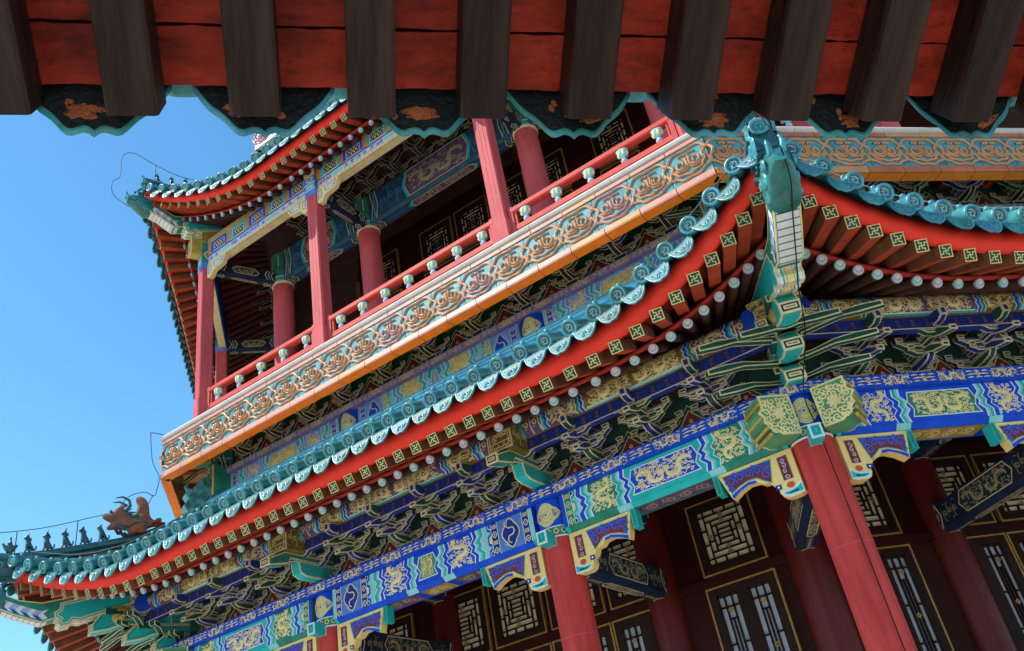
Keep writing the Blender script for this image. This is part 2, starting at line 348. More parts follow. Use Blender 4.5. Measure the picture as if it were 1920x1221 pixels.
def beam(name, parent, k, x0, x1, d, z0, z1, scheme, box_=False, depth=.36, seed=1, gold='gold', M=None, pale=None):
    """painted architrave between two columns: bands, dragon panels, a bordered centre; scheme 'b' blue ends / 'g' green ends"""
    mb = MB(); H = z1-z0; ch = .055
    if pale:
        mi0 = mb.mi; mb.mi = lambda m: mi0(pale.get(m, m))
    g0, g1 = ('blue', 'green') if scheme == 'b' else ('green', 'blue')        # end panel ground, centre ground
    brd = 'blue' if scheme == 'b' else 'teal'
    other = 'g' if scheme == 'b' else 'b'
    zb = z0+ch
    T = front(d)
    # body
    prof = [(d-depth, z1), (d-depth, z0), (d-ch, z0), (d, zb), (d, z1)]
    mb.prism([(-a, b) for a, b in prof], lambda a, b, c: (c, a, b), x0, x1, g0)
    Lc = x1-x0; mid = (x0+x1)/2
    Tc = lambda a, b, h: (a, -(d-ch+ (b)*ch + h*.7), z0+b*ch-h*.7)      # chamfer, b 0..1
    Tu = under(z0)
    for sg, xe in ((1, x0), (-1, x1)):
        x = xe
        def adv(wd): return (min(x, x+sg*wd), max(x, x+sg*wd))
        a, b = adv(.05); mb.rect(a, b, zb, z1, T, 'aqua' if scheme == 'b' else 'blue', .004); mb.rect(a, b, 0, 1, Tc, 'teal', .003); x += sg*.05
        if box_:
            a, b = adv(.10); strip(mb, T, a, b, zb, z1, 'deep_blue', seed); x += sg*.10
            a, b = adv(.34); mb.rect(a, b, zb, z1, T, 'sky_blue', .003)
            qd = quatre((a+b)/2, (zb+z1)/2, .115, (z1-zb)*.42); ins = mb.frame(qd, .012, T, gold, .006); mb.poly(ins, T, 'deep_blue', .004)
            dragon(mb, T, (a+b)/2, (zb+z1)/2, .19, (z1-zb)*.76, seed+3, gold, dense=1.1); x += sg*.34
        a, b = adv(.10); strip(mb, T, a, b, zb, z1, 'deep_blue' if scheme == 'b' else 'green', seed+1); x += sg*.10
        # half-flower field closed by the first bent line
        xz = x+sg*(.10 if box_ else .05)
        zigpanel(mb, T, x, xz, zb, z1, 'aqua', 0, sg, .002)
        for t in (.05, .5, .95):
            cy = zb+t*(z1-zb); hx = [(x, cy-.085), (x+sg*.055, cy-.05), (x+sg*.055, cy+.05), (x, cy+.085)]
            hx = [(p, min(max(q_, zb), z1)) for p, q_ in hx]
            mb.poly(hx, T, 'teal' if scheme == 'g' else 'blue', .004); hi = [((p-x)*.62+x, (q_-cy)*.6+cy) for p, q_ in hx]; mb.poly(hi, T, 'white', .006)
            hj = [((p-x)*.5+x, (q_-cy)*.45+cy) for p, q_ in hx]; mb.poly(hj, T, 'gold' if t == .5 else 'deep_blue', .008)
        x = zigband(mb, T, xz, zb, z1, sg, BANDS[other])
        wz = .34 if box_ else .30
        xd = x+sg*wz; zigpanel(mb, T, x, xd, zb, z1, g0, sg, sg)
        dragon(mb, T, (x+xd)/2+sg*.03, (zb+z1)/2, wz*.9, (z1-zb)*.95, seed+7+sg, gold, flip=-sg, dense=1.4)
        mb.rect(*sorted((xe+sg*.05, xd)), 0, 1, Tc, g0, .002)
        x = zigband(mb, T, xd, zb, z1, sg, BANDS[scheme])
        mb.rect(*sorted((xd, x)), 0, 1, Tc, 'aqua', .003)
        mb.rect(*sorted((xe+sg*.05, x-sg*.1)), d-depth+.03, d-ch-.01, Tu, 'dusk_purple', .002)
        scrolls(mb, Tu, *sorted((xe+sg*.3, x-sg*.14)), d-depth+.06, d-ch-.04, seed+11, 'tan_line')
        if sg == 1: cx0 = x
        else: cx1 = x
    # centre panel
    zigpanel(mb, T, cx0, cx1, zb, z1, brd, 1, -1, .003)
    mb.rect(cx0, cx1, 0, 1, Tc, brd, .003)
    b_ = .055; pz0, pz1 = zb+.05, z1-.04
    hexp = [(cx0+.05, pz0), (cx1-.05, pz0), (cx1-.09, pz0+.09), (cx1-.05, (pz0+pz1)/2+.03), (cx1-.09, pz1), (cx0+.09, pz1), (cx0+.05, (pz0+pz1)/2+.03), (cx0+.09, pz0+.09)]
    ins = mb.frame(hexp, .012, T, 'white', .006); mb.poly(ins, T, g1, .005)
    cw = cx1-cx0-.22; pc = (pz0+pz1)/2
    dragon(mb, lambda a, b, h: T(a, b, h+.004), mid-cw*.25, pc, cw*.48, (pz1-pz0)*.96, seed+21, gold, 1, 1.5)
    dragon(mb, lambda a, b, h: T(a, b, h+.004), mid+cw*.25, pc, cw*.48, (pz1-pz0)*.96, seed+22, gold, -1, 1.5)
    mb.rect(cx0, cx1, d-depth+.03, d-ch-.01, Tu, 'old_gold' if scheme == 'b' else 'dusk_purple', .002)
    scrolls(mb, Tu, cx0+.05, cx1-.05, d-depth+.07, d-ch-.05, seed+12, 'gold' if scheme == 'b' else 'tan_line')
    return obj(name, mb, parent, M or RZ(k))
# ------------------------------------------------------------------ the tower
GZ = 3.5
tower = thing('pagoda_tower', 'tall octagonal pagoda tower with painted beams, red columns and curved tiled eaves', 'tower', (0, 0, GZ))
# core walls, floors and roof mass
def octa(d): return [(d/C22*math.cos(R(a)), d/C22*math.sin(R(a))) for a in [22.5+45*i for i in range(8)]]
def ring(mb, d0, d1, z0, z1, m, m2=None):            # octagonal ring slab
    a, b = octa(d0), octa(d1)
    for i in range(8):
        j = (i+1) % 8
        for z in (z0, z1): mb.face([(*a[i], z), (*a[j], z), (*b[j], z), (*b[i], z)], m)
        for q in (a, b): mb.face([(*q[i], z0), (*q[j], z0), (*q[j], z1), (*q[i], z1)], m2 or m)
def shell(mb, d, z0, z1, m):
    a = octa(d)
    for i in range(8):
        j = (i+1) % 8; mb.face([(*a[i], z0), (*a[j], z0), (*a[j], z1), (*a[i], z1)], m)
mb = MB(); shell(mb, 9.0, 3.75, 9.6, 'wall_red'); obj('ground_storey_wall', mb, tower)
mb = MB(); ring(mb, 8.9, 11.28, 9.50, 9.56, 'rafter_brown'); obj('gallery_ceiling', mb, tower)
mb = MB(); shell(mb, 10.72, 9.62, 12.15, 'brick_red'); obj('mezzanine_wall', mb, tower)
mb = MB(); ring(mb, 8.2, 11.66, 12.14, 12.2, 'rafter_brown'); obj('gallery_floor', mb, tower)
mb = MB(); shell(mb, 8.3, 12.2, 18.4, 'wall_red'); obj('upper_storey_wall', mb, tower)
mb = MB(); ring(mb, 8.25, 10.95, 16.92, 16.98, 'rafter_brown'); obj('gallery_ceiling', mb, tower)
mb = MB(); shell(mb, 9.6, 18.2, 24.0, 'brick_red'); ring(mb, .1, 9.7, 24., 24.1, 'rafter_brown'); obj('top_storey_wall', mb, tower)
mb = MB(); ring(mb, .1, 12.9, 3.52, 3.74, 'stone'); obj('stone_base', mb, tower)
# ---- columns
CU = 1.758; CD = 11.43; CC = CD*T22
def column_mesh():
    mb = MB(); Tz = lambda x, y, h: (x, y, h)
    mb.lathe([(.20, 3.74), (.203, 6.0), (.198, 8.27)], Tz, 'column_red', 28)
    for z in (6.2, 7.2): mb.lathe([(.2035, z), (.205, z+.006), (.2035, z+.012)], Tz, 'post_red', 28)
    mb.lathe([(.26, 3.74), (.30, 3.80), (.30, 3.90), (.24, 3.98), (.2, 4.0)], Tz, 'stone', 24)
    return mb
def column_head():                                       # painted head: blue with a gold medallion, green band below
    mb = MB(); Tz = lambda x, y, h: (x, y, h); r = .212
    mb.lathe([(.2, 8.265), (r, 8.27), (r, 8.28)], Tz, 'white', 28); mb.lathe([(r, 8.28), (r, 8.375)], Tz, 'green', 28)
    mb.lathe([(r, 8.375), (r+.004, 8.38), (r, 8.39)], Tz, 'white', 28); mb.lathe([(r, 8.39), (r, 8.70)], Tz, 'blue', 28)
    def Tm(a, b, h): return ((r+h)*math.sin(a/r), -(r+h)*math.cos(a/r), b)
    q = quatre(0, 8.535, .155, .125, 36)
    n = len(q)
    ins = mb.frame(q, .014, Tm, 'gold', .004)
    for s_ in (.78, .45): mb.ribbon([(p[0]*s_, 8.535+(p[1]-8.535)*s_) for p in q], .012, Tm, 'gold', .004, .003, True)
    for i in range(n): j = (i+1) % n; mb.face([Tm(*ins[i], .002), Tm(*ins[j], .002), Tm(ins[j][0]*.4, 8.535+(ins[j][1]-8.535)*.4, .002), Tm(ins[i][0]*.4, 8.535+(ins[i][1]-8.535)*.4, .002)], 'sage')
    mb.poly([(p[0]*.4, 8.535+(p[1]-8.535)*.4) for p in q], Tm, 'sage', .002)
    rg = random.Random(5)
    for k in range(9):
        a = k*2*math.pi/9; mb.ribbon(spiral(.09*math.cos(a), 8.535+.075*math.sin(a), .03, a, 1.1, 9), .011, Tm, 'gold', .003)
        mb.ribbon(spiral(.03*math.cos(a), 8.535+.03*math.sin(a), .022, a, 1.0, 7, -1), .01, Tm, 'gold', .003)
    for k in range(-5, 6): mb.frame(quatre(k*.085, 8.328, .03, .034, 14), .012, Tm, 'gold', .004)
    return mb
cm, chm = column_mesh().mesh('column'), column_head().mesh('column_head')
def put_column(k, u, corner=False):
    M = RZ(k) @ Matrix.Translation((u, -CD, 0)) @ (Matrix.Rotation(R(22.5 if u > 0 else -22.5), 4, 'Z') if corner else Matrix())
    c = obj('column', cm, tower, M); obj('column_head', chm, c, M)
    h = MB()                                              # tenon end below the head
    h.oprism([(-.06, 8.17), (.06, 8.17), (.06, 8.31), (-.06, 8.31)], lambda a, b, c: (a, -c, b), .19, .40, 'teal', 'white', .016, inner='green')
    obj('tenon_end', h, c, M)
for k, u, cn in ((0, -CU, 0), (0, CU, 0), (0, CC, 1), (0, -CC, 1), (1, -CU, 0), (1, CU, 0), (1, CC, 1), (-1, CU, 0)): put_column(k, u, cn)
# ---- main beams, flat plate above
BD, BZ0, BZ1 = 11.61, 8.27, 8.70
for k, x0, x1, sch, bx in ((0, -CU+.19, CU-.19, 'b', 1), (0, CU+.19, CC-.2, 'g', 0), (0, -CC+.2, -CU-.19, 'g', 0),
                           (1, -CC+.2, -CU-.19, 'b', 0), (1, -CU+.19, CU-.19, 'g', 1), (-1, CU+.19, CC-.2, 'b', 0)):
    beam('painted_beam', tower, k, x0, x1, BD, BZ0, BZ1, sch, bx, seed=10+k*5+int(x0*3))
def plate(k, dd, z0, z1, ground, seed, m, depth=.5):
    mb = MB(); L = dd*T22
    mb.prism([(-L, dd), (L, dd), (L-depth*T22, dd-depth), (-L+depth*T22, dd-depth)], lambda a, b, c: (a, -b, c), z0, z1, ground)
    n = 30; u = 2*L/n; T = front(dd)
    for i in range(n):
        c = -L+(i+.5)*u
        if i % 2: dragon(mb, T, c, (z0+z1)/2, u*1.05, (z1-z0)*.92, seed+i, m, 1 if i % 4 == 1 else -1, .7)
        else: cloudlets(mb, T, c-u*.45, c+u*.45, z0+.01, z1-.01, seed+i, m)
    return obj('plate_beam', mb, tower, RZ(k))
for k in (0, 1, -1): plate(k, 11.69, 8.703, 8.84, 'blue', 40+k, 'gold')
# ---- beam ends crossing at the corner column (scalloped, gold flowers on green)
def beam_end(sg):
    mb = MB(); pr = [(.05, .02), (.24, .02), (.28, .05), (.34, .06), (.35, .12), (.40, .15), (.39, .21), (.43, .26), (.38, .31), (.38, .44), (.05, .44)]
    pr = [(sg*(a+CC+.16), b+8.27) for a, b in pr]
    if sg < 0: pr = pr[::-1]
    T = lambda a, b, c: (a, -c, b)
    mb.oprism(pr, T, 11.30, 11.66, 'leaf_green', 'gold', .018)
    cx = sg*(CC+.38); TT = front(11.66)
    mb.disc(TT, .045, .008, 'gold', 16, cx, 8.5)
    rg = random.Random(3)
    for i in range(8): mb.disc(TT, .018, .007, 'gold', 8, cx+.052*math.cos(i*math.pi/4), 8.5+.052*math.sin(i*math.pi/4))
    pts = [(cx+sg*x, 8.49+y) for x in (-.12, -.07, -.02, .03, .08, .13) for y in (-.15, -.09, -.03, .03, .09, .15) if math.hypot(x, y) > .085 and not (x > .1 and y < -.1)]
    for p in pts: mb.ribbon(spiral(p[0]+rg.uniform(-.01, .01), p[1]+rg.uniform(-.01, .01), .038, rg.uniform(0, 6), 1.1, 9, rg.choice((1, -1))), .016, TT, 'gold', .004)
    for i in range(6):                                     # carved ribs on the end grain
        z = 8.30+i*.065; mb.tube([(sg*(CC+.16+.37+.02*(i % 2)), -11.31, z), (sg*(CC+.16+.37+.02*(i % 2)), -11.65, z)], .02, 'old_gold', 6)
    return mb
obj('beam_end', beam_end(1), tower, RZ(0)); obj('beam_end', beam_end(-1), tower, RZ(1)); obj('beam_end', beam_end(-1), tower, RZ(0)); obj('beam_end', beam_end(1), tower, RZ(-1))
# ---- carved corner brackets under the beams beside each column
def bracket_board():
    mb = MB(); T = lambda a, b, c: (a, -c, b); d0, d1 = 11.45, 11.56
    arc = [(.74-.36*(1-math.cos(t))*.9, -.29+.10*math.sin(t)*1.0+.0) for t in [i*math.pi/2/6 for i in range(7)]]
    pr = [(0, 0), (0, -.44), (.05, -.46), (.16, -.46), (.21, -.44), (.235, -.39), (.23, -.34), (.27, -.31), (.30, -.25), (.36, -.25), (.41, -.21), (.50, -.20), (.60, -.23), (.70, -.285), (.78, -.02), (.78, 0)]
    pr = [(a, 8.262+b) for a, b in pr]
    mb.oprism(pr, T, d0, d1, 'cream', 'cream', .02)
    TT = front(d1)
    z = 8.262
    pan = [(.215, z-.032), (.745, z-.032), (.695, z-.235), (.60, z-.19), (.50, z-.165), (.41, z-.17), (.355, z-.215), (.275, z-.27)]
    ins = mb.frame(pan, .008, TT, 'teal', .004); mb.poly(ins, TT, 'brick_red', .003)
    for c in ((.30, -.16, .055), (.37, -.09, .05), (.47, -.095, .05), (.57, -.10, .055), (.67, -.11, .055), (.27, -.08, .035), (.52, -.06, .025), (.62, -.055, .025), (.68, -.19, .03), (.42, -.055, .025)):
        mb.ribbon(spiral(c[0], z+c[1], c[2], c[0]*9, 1.3, 12, 1 if c[0] > .5 else -1), .022, TT, 'blue', .006); mb.ribbon(spiral(c[0], z+c[1], c[2], c[0]*9, 1.3, 12, 1 if c[0] > .5 else -1), .008, TT, 'sky_blue', .007, .004)
    p2 = [(.06, z-.05), (.16, z-.05), (.16, z-.29), (.06, z-.29)]; ins = mb.frame(p2, .007, TT, 'dusk_purple', .004); mb.poly(ins, TT, 'brick_red', .003)
    for i in range(4): mb.ribbon(spiral(.115, z-.09-i*.055, .026, i, 1.1, 9, 1 if i % 2 else -1), .012, TT, 'lilac', .005)
    mb.poly([(.42, z-.215), (.50, z-.205), (.60, z-.235), (.69, z-.285), (.70, z-.245), (.60, z-.205), (.50, z-.175), (.42, z-.185)], TT, 'blue', .005)
    mb.poly([(.20, z-.31), (.26, z-.31), (.26, z-.36), (.20, z-.36)], TT, 'deep_blue', .004); mb.disc(TT, .012, .006, 'white', 8, .23, z-.335)
    mb.poly([(.11+.04*math.cos(a), z-.345+.03*math.sin(a)) for a in [i*math.pi/6 for i in range(12)]], TT, 'rail_red', .005)
    mb.poly([(.0, z-.33), (.05, z-.36), (.1, z-.385), (.22, z-.385), (.20, z-.43), (.15, z-.45), (0, z-.45)], TT, 'white', .0035)
    mb.poly([(.01, z-.36), (.05, z-.385), (.11, z-.40), (.2, z-.40), (.185, z-.42), (.14, z-.435), (.01, z-.435)], TT, 'teal', .005)
    mb.poly([(.05, z-.405), (.11, z-.412), (.17, z-.412), (.13, z-.424), (.05, z-.424)], TT, 'ink_teal', .006)
    mb.box(.78, .84, -11.57, -11.44, z-.20, z+.003, 'teal', None); mb.box(.795, .825, -11.575, -11.43, z-.19, z-.01, 'green', None)
    return mb
bm_ = bracket_board().mesh('corner_brace')
def put_brace(k, u, sg):
    M = RZ(k) @ Matrix.Translation((u, 0, 0)) @ (Matrix.Scale(-1, 4, (1, 0, 0)) if sg < 0 else Matrix())
    obj('corner_brace', bm_, tower, M)
for k, u, sg in ((0, CU+.19, 1), (0, CU-.19, -1), (0, -CU+.19, 1), (0, -CU-.19, -1), (0, CC-.19, -1), (0, -CC+.19, 1), (1, -CC+.19, 1), (1, -CU-.19, -1), (1, -CU+.19, 1), (1, CU-.19, -1)): put_brace(k, u, sg)
# ---- bracket sets
def bow(hl, z0, z1, cv=.05):        # arm with up-curved ends
    a = [(-hl, z1), (-hl, z0+cv)] + [(-hl+cv*1.6*math.sin(t)*1.0, z0+cv*(1-math.sin(t))) for t in (.5, 1., 1.5)]
    b = [(-p[0], p[1]) for p in a][::-1]
    return a + b
def bracket_set(fill, alt, line='pale_line', reach=.57, hs=1., dark=False):
    mb = MB(); lw = .0125
    A = lambda a, b, c: (a, -c, b)           # profile in (u, z), extruded outward
    B = lambda a, b, c: (c, -a, b)           # profile in (outward, z), extruded along u
    def blk(u, o, z, s, h, f): mb.oprism([(u-s*.38, z), (u+s*.38, z), (u+s*.5, z+h*.5), (u+s*.5, z+h), (u-s*.5, z+h), (u-s*.5, z+h*.5)], A, o-s*.5, o+s*.5, f, line, lw)
    z = lambda v: v*hs
    blk(0, 0, 0, .20, z(.09), alt)
    st = reach/2.1
    arms = [(0, .22, z(.085), z(.155)), (0, .32, z(.18), z(.245)), (st, .21, z(.18), z(.245)), (st, .31, z(.265), z(.33)), (2*st, .22, z(.265), z(.33))]
    for o, hl, a, b in arms:
        mb.oprism(bow(hl, a, b, z(.058)), A, o-.04, o+.04, fill, line, lw, inner='pale_line')
        for u in (-hl+.045, hl-.045): blk(u, o, b, .085, z(.045), alt if o else fill)
        blk(0, o, b, .10, z(.04), alt)
    # outward arms with beaks
    mb.oprism([(-.12, z(.09)), (st*.7, z(.09)), (st*1.1, z(.105)), (st*1.3, z(.14)), (st*1.3, z(.17)), (-.12, z(.17))], B, -.04, .04, alt, line, lw, back=True)
    for zz, r0, drop in ((.18, 1.55, .05), (.265, 2.25, .06)):
        pr = [(-.1, z(zz)), (st*r0*.75, z(zz)), (st*r0, z(zz-drop)), (st*r0+.16, z(zz-drop-.035)), (st*r0+.16, z(zz-drop+.012)), (st*r0+.02, z(zz+.035)), (st*r0*.8, z(zz+.055)), (-.1, z(zz+.055))]
        mb.oprism(pr, B, -.042, .042, fill, line, lw, back=True)
        e = st*r0+.16
        mb.oprism([(-.042, z(zz-drop-.033)), (.042, z(zz-drop-.033)), (.042, z(zz-drop+.024)), (-.042, z(zz-drop+.024))], A, e-.002, e+.01, 'deep_blue' if not dark else 'dark', line, .016)
    pr = [(0, z(.34)), (st*2.5, z(.34)), (st*2.75, z(.37)), (st*2.75, z(.45)), (st*2.5, z(.47)), (0, z(.47))]
    mb.oprism(pr, B, -.04, .04, alt, line, lw, back=True)
    e = st*2.75
    mb.oprism([(-.042, z(.365)), (.042, z(.365)), (.042, z(.46)), (-.042, z(.46))], A, e, e+.012, 'deep_blue' if not dark else 'dark', line, .018)
    return mb
BS = [bracket_set('deep_green', 'deep_blue').mesh('bracket_set'), bracket_set('deep_blue', 'deep_green').mesh('bracket_set')]
BS2 = [bracket_set('deep_green', 'ink_blue', 'pale_line', .52, .98).mesh('bracket_set'), bracket_set('deep_blue', 'ink_teal', 'pale_line', .52, .98).mesh('bracket_set')]
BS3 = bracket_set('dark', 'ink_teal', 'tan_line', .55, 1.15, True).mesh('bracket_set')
def put_set(k, u, d, z, me): obj('bracket_set', me, tower, RZ(k) @ Matrix.Translation((u, -d, z)))
low_u = [-4.0, -3.25, -2.5, -CU, -1.055, -.352, .352, 1.055, CU, 2.5, 3.25, 4.0]
for i, u in enumerate(low_u): put_set(0, u, CD, 8.85, BS[i % 2])
for i, u in enumerate(low_u[:8]): put_set(1, u, CD, 8.85, BS[(i+1) % 2])
for i, u in enumerate(low_u[9:]): put_set(-1, u, CD, 8.85, BS[i % 2])
mez_u = [-3.95, -3.2, -2.45, -1.7, -.85, 0, .85, 1.7, 2.45, 3.2, 3.95]
for i, u in enumerate(mez_u): put_set(0, u, 10.85, 11.67, BS2[i % 2])
for i, u in enumerate(mez_u[:7]): put_set(1, u, 10.85, 11.67, BS2[(i+1) % 2])
gal_u = [-3.3, -2.7, -2.1, -1.5, -.9, -.3, .3, .9, 1.5, 2.1, 2.7]
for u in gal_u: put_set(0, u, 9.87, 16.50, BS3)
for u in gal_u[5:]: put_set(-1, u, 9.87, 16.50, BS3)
# ---- boards between the sets: red ground with a bordered triangle
def set_board(k, us, d, z, h, half, bord='deep_green', line='pale_line'):
    mb = MB(); T = front(d); L = d*T22
    mb.prism([(-L, d), (L, d), (L-.05*T22, d-.05), (-L+.05*T22, d-.05)], lambda a, b, c: (a, -b, c), z, z+h*1.6, 'deep_green')
    for a, b in zip(us[:-1], us[1:]):
        c = (a+b)/2; g = (b-a)/2*.86
        def tri(s_): return [(c-g*s_, z+.004), (c+g*s_, z+.004), (c+g*.55*s_, z+h*.42*s_), (c+g*.42*s_, z+h*.5*s_), (c+g*.14*s_, z+h*.84*s_), (c, z+h*s_), (c-g*.14*s_, z+h*.84*s_), (c-g*.42*s_, z+h*.5*s_), (c-g*.55*s_, z+h*.42*s_)]
        mb.poly(tri(1.12), T, line, .003); mb.poly(tri(1.06), T, bord, .005); mb.poly(tri(.90), T, line, .007); mb.poly(tri(.84), T, 'brick_red', .009)
        for dx, dy in ((-.035, .09), (.035, .09), (0, .14)): mb.disc(lambda x, y, hh: T(x, y, hh+.009), .022, .003, 'gold', 10, c+dx, z+dy); mb.disc(lambda x, y, hh: T(x, y, hh+.012), .009, .003, 'brick_red', 8, c+dx, z+dy)
        for sg in (-1, 1): mb.ribbon(spiral(c+sg*g*.42, z+.06, .04, 1, 1.2, 9, sg), .01, lambda x, y, hh: T(x, y, hh+.009), 'tan_line', .002)
    return obj('bracket_backboard', mb, tower, RZ(k))
set_board(0, [-CC+.2]+low_u+[CC-.2], 11.42, 8.85, .30, .3); set_board(1, [-CC+.2]+low_u[:9], 11.42, 8.85, .30, .3); set_board(-1, low_u[8:]+[CC-.2], 11.42, 8.85, .30, .3)
set_board(0, [-4.4]+mez_u+[4.4], 10.84, 11.67, .33, .3, 'deep_green', 'pale_line'); set_board(1, [-4.4]+mez_u, 10.84, 11.67, .33, .3, 'deep_green', 'pale_line')
# ---- eave purlin (round, painted) and the board below it
def purlin(k, x0, x1, d, zc, r, seed):
    mb = MB(); n = 16
    def T(a, b, h):                    # b along the arc measured from the front, upward
        t = b/r; return (a, -(d+(r+h)*math.cos(t)), zc+(r+h)*math.sin(t))
    L = d*T22
    mb.grid([[T(x, -r*2.2+i*r*4.4/n, 0) for i in range(n+1)] for x in (-L, L)], 'umber_gold', True)
    us = [-L, -CU, CU, L]; b0, b1 = -r*1.15, r*.95
    def cyl(x, y): return [(x, y)]
    def band(xa, xb, m, h):
        mb.grid([[T(xa+(xb-xa)*0, b0+(b1-b0)*i/8, h) for i in range(9)], [T(xb, b0+(b1-b0)*i/8, h) for i in range(9)]], m)
    def zz(x, sg, cols, h):
        for m, wd in cols:
            rows = [[T(x+sg*o*.45, b0+(b1-b0)*t, h) for t, o in ZIG], [T(x+sg*(wd+o*.45), b0+(b1-b0)*t, h) for t, o in ZIG]]
            mb.grid(rows, m); x += sg*wd
        return x
    for i in range(3):
        a, b = us[i]+.14, us[i+1]-.14; fl = (i+k) % 2 == 0
        xs = {}
        for sg, xe in ((1, a), (-1, b)):
            x = xe; 
            band(*sorted((x, x+sg*.05)), 'teal', .004); x += sg*.05
            for j in range(2): band(*sorted((x, x+sg*.10)), 'dusk_purple', .003); scrolls(mb, lambda p, q, h: T(p, q, h+.003), *sorted((x, x+sg*.1)), -.07, .05, seed+j, 'gold', .1, .2); band(*sorted((x+sg*.1, x+sg*.112)), 'white', .004); x += sg*.112
            x = zz(x, sg, [('white', .012), ('teal', .03), ('blue', .035), ('white', .012)], .005)
            x1_ = x+sg*.36; band(*sorted((x, x1_)), 'dusk_purple' if fl else 'umber_gold', .002)
            dragon(mb, lambda p, q, h: T(p, q, h+.003), (x+x1_)/2+sg*.02, -.02, .35, .22, seed+5+sg+i, 'gold', sg, 1.1)
            x = zz(x1_, sg, [('white', .012), ('green', .035), ('aqua', .015), ('blue', .035), ('white', .014)], .005)
            xs[sg] = x
        band(xs[1], xs[-1], 'umber_gold' if fl else 'dusk_purple', .002)
        w2 = (xs[-1]-xs[1]-.12)/2; m_ = (xs[1]+xs[-1])/2
        for sg in (-1, 1): dragon(mb, lambda p, q, h: T(p, q, h+.003), m_+sg*w2*.5, -.01, w2*.95, .22, seed+9+sg+i, 'gold', -sg, 1.4)
        bb = -r*.95
        mb.grid([[T(x, b0+(bb-b0)*j/3, .005) for j in range(4)] for x in (xs[1]+.02, xs[-1]-.02)], 'aqua' if fl else 'teal'); mb.ribbon([(xs[1]+.03, bb+.003), (xs[-1]-.03, bb+.003)], .012, T, 'white', .004, .004)
    return obj('eave_purlin', mb, tower, RZ(k))
for k in (0, 1, -1): purlin(k, 0, 0, 12.0, 9.42, .125, 60+k*7)
def chase(k, d, z0, z1):                # blue board with small cloud signs under the purlin
    mb = MB(); L = d*T22; T = front(d)
    mb.prism([(-L, d), (L, d), (L-.09*T22, d-.09), (-L+.09*T22, d-.09)], lambda a, b, c: (a, -b, c), z0, z1, 'deep_blue')
    mb.rect(-L, L, z0, z0+.012, T, 'pale_line', .002)
    n = int(2*L/.17)
    for i in range(n):
        c = -L+(i+.5)*2*L/n
        for s_, m in ((1, 'ink_blue'), (.45, 'dusk_purple')):
            for j in (-1, 0, 1): mb.rect(c-.055*s_*(1 if j else .7), c+.055*s_*(1 if j else .7), (z0+z1)/2+j*.028-.008, (z0+z1)/2+j*.028+.008, T, m, .003 if s_ == 1 else .005)
    return obj('eave_board', mb, tower, RZ(k))
for k in (0, 1, -1): chase(k, 12.02, 9.155, 9.295)
# gold heads of the cross beams above the columns
def gold_head():
    mb = MB(); A = lambda a, b, c: (a, -c, b)
    pr = [(-.16, .02), (.16, .02), (.16, .34), (-.16, .34)]
    mb.oprism(pr, A, .0, .42, 'umber_gold', 'gold', .016, inner='gold'); T = front(.42)
    mb.ribbon([(-.15, .11), (.15, .11)], .012, T, 'gold', .004)
    rg = random.Random(2)
    for i in range(14): mb.ribbon(spiral(rg.uniform(-.11, .11), rg.uniform(.15, .31), .035, rg.uniform(0, 6), 1., 8, rg.choice((1, -1))), .012, T, 'gold', .004)
    for i in range(4): mb.ribbon([(-.12+i*.075, .04), (-.09+i*.075, .09), (-.06+i*.075, .04)], .012, T, 'gold', .004)
    scrolls(mb, lambda a, b, h: (.16+h, -a, b), .04, .40, .05, .31, 3, 'gold', .1)
    scrolls(mb, lambda a, b, h: (-.16-h, -a, b), .04, .40, .05, .31, 3, 'gold', .1)
    # arm and beak that carry the head
    Bp = lambda a, b, c: (c, -a, b)
    mb.oprism([(-.5, -.06), (.26, -.06), (.30, -.13), (.62, -.20), (.62, -.11), (.36, .012), (-.5, .012)], Bp, -.075, .075, 'green', 'pale_line', .014, back=True)
    mb.oprism([(-.074, -.198), (.074, -.198), (.074, -.09), (-.074, -.09)], A, .615, .63, 'ink_teal', 'pale_line', .018, inner='pale_line')
    mb.oprism([(-.5, -.25), (.0, -.25), (.10, -.21), (.13, -.07), (-.5, -.07)], Bp, -.075, .075, 'teal', 'pale_line', .014, back=True)
    return mb
gh = gold_head().mesh('gilded_beam_head')
for k, u in ((0, -CU), (0, CU), (1, -CU), (1, CU)): obj('gilded_beam_head', gh, tower, RZ(k) @ Matrix.Translation((u, -11.93, 9.12)))
for k, s_ in ((0, -1), (0, 1), (1, -1), (-1, 1)): obj('gilded_beam_head', gh, tower, RZ(k) @ Matrix.Translation((s_*4.88, -11.93, 9.30)) @ Matrix.Scale(.7, 4))
# ---- eaves
def emblem(mb, T, s):                                       # hooked fret joined to a square frame
    mb.rect(-s, s, -s, s, T, 'deep_green', .002); h = s*.07; g = s*.43
    mb.frame([(-s, -s), (s, -s), (s, s), (-s, s)], s*.13, T, 'cream', .005)
    q = [(0, 0), (0, g), (g, g), (g, s*.9)]                   # one arm, turned four times
    for k in range(4):
        c, d = (1, 0, -1, 0)[k], (0, 1, 0, -1)[k]
        for (x0, y0), (x1, y1) in zip(q[:-1], q[1:]):
            P = [(x*c-y*d, x*d+y*c) for x, y in ((x0, y0), (x1, y1))]
            mb.rect(min(P[0][0], P[1][0])-h, max(P[0][0], P[1][0])+h, min(P[0][1], P[1][1])-h, max(P[0][1], P[1][1])+h, T, 'cream', .005)
def flyer_mesh(L, s, fill):
    mb = MB(); mb.box(-s, s, -L, 0, -s, s, 'rafter_tan'); mb.face([(-s, -L, -s-.001), (s, -L, -s-.001), (s, 0, -s-.001), (-s, 0, -s-.001)], fill)
    emblem(mb, lambda a, b, h: (a, h, b), s); return mb
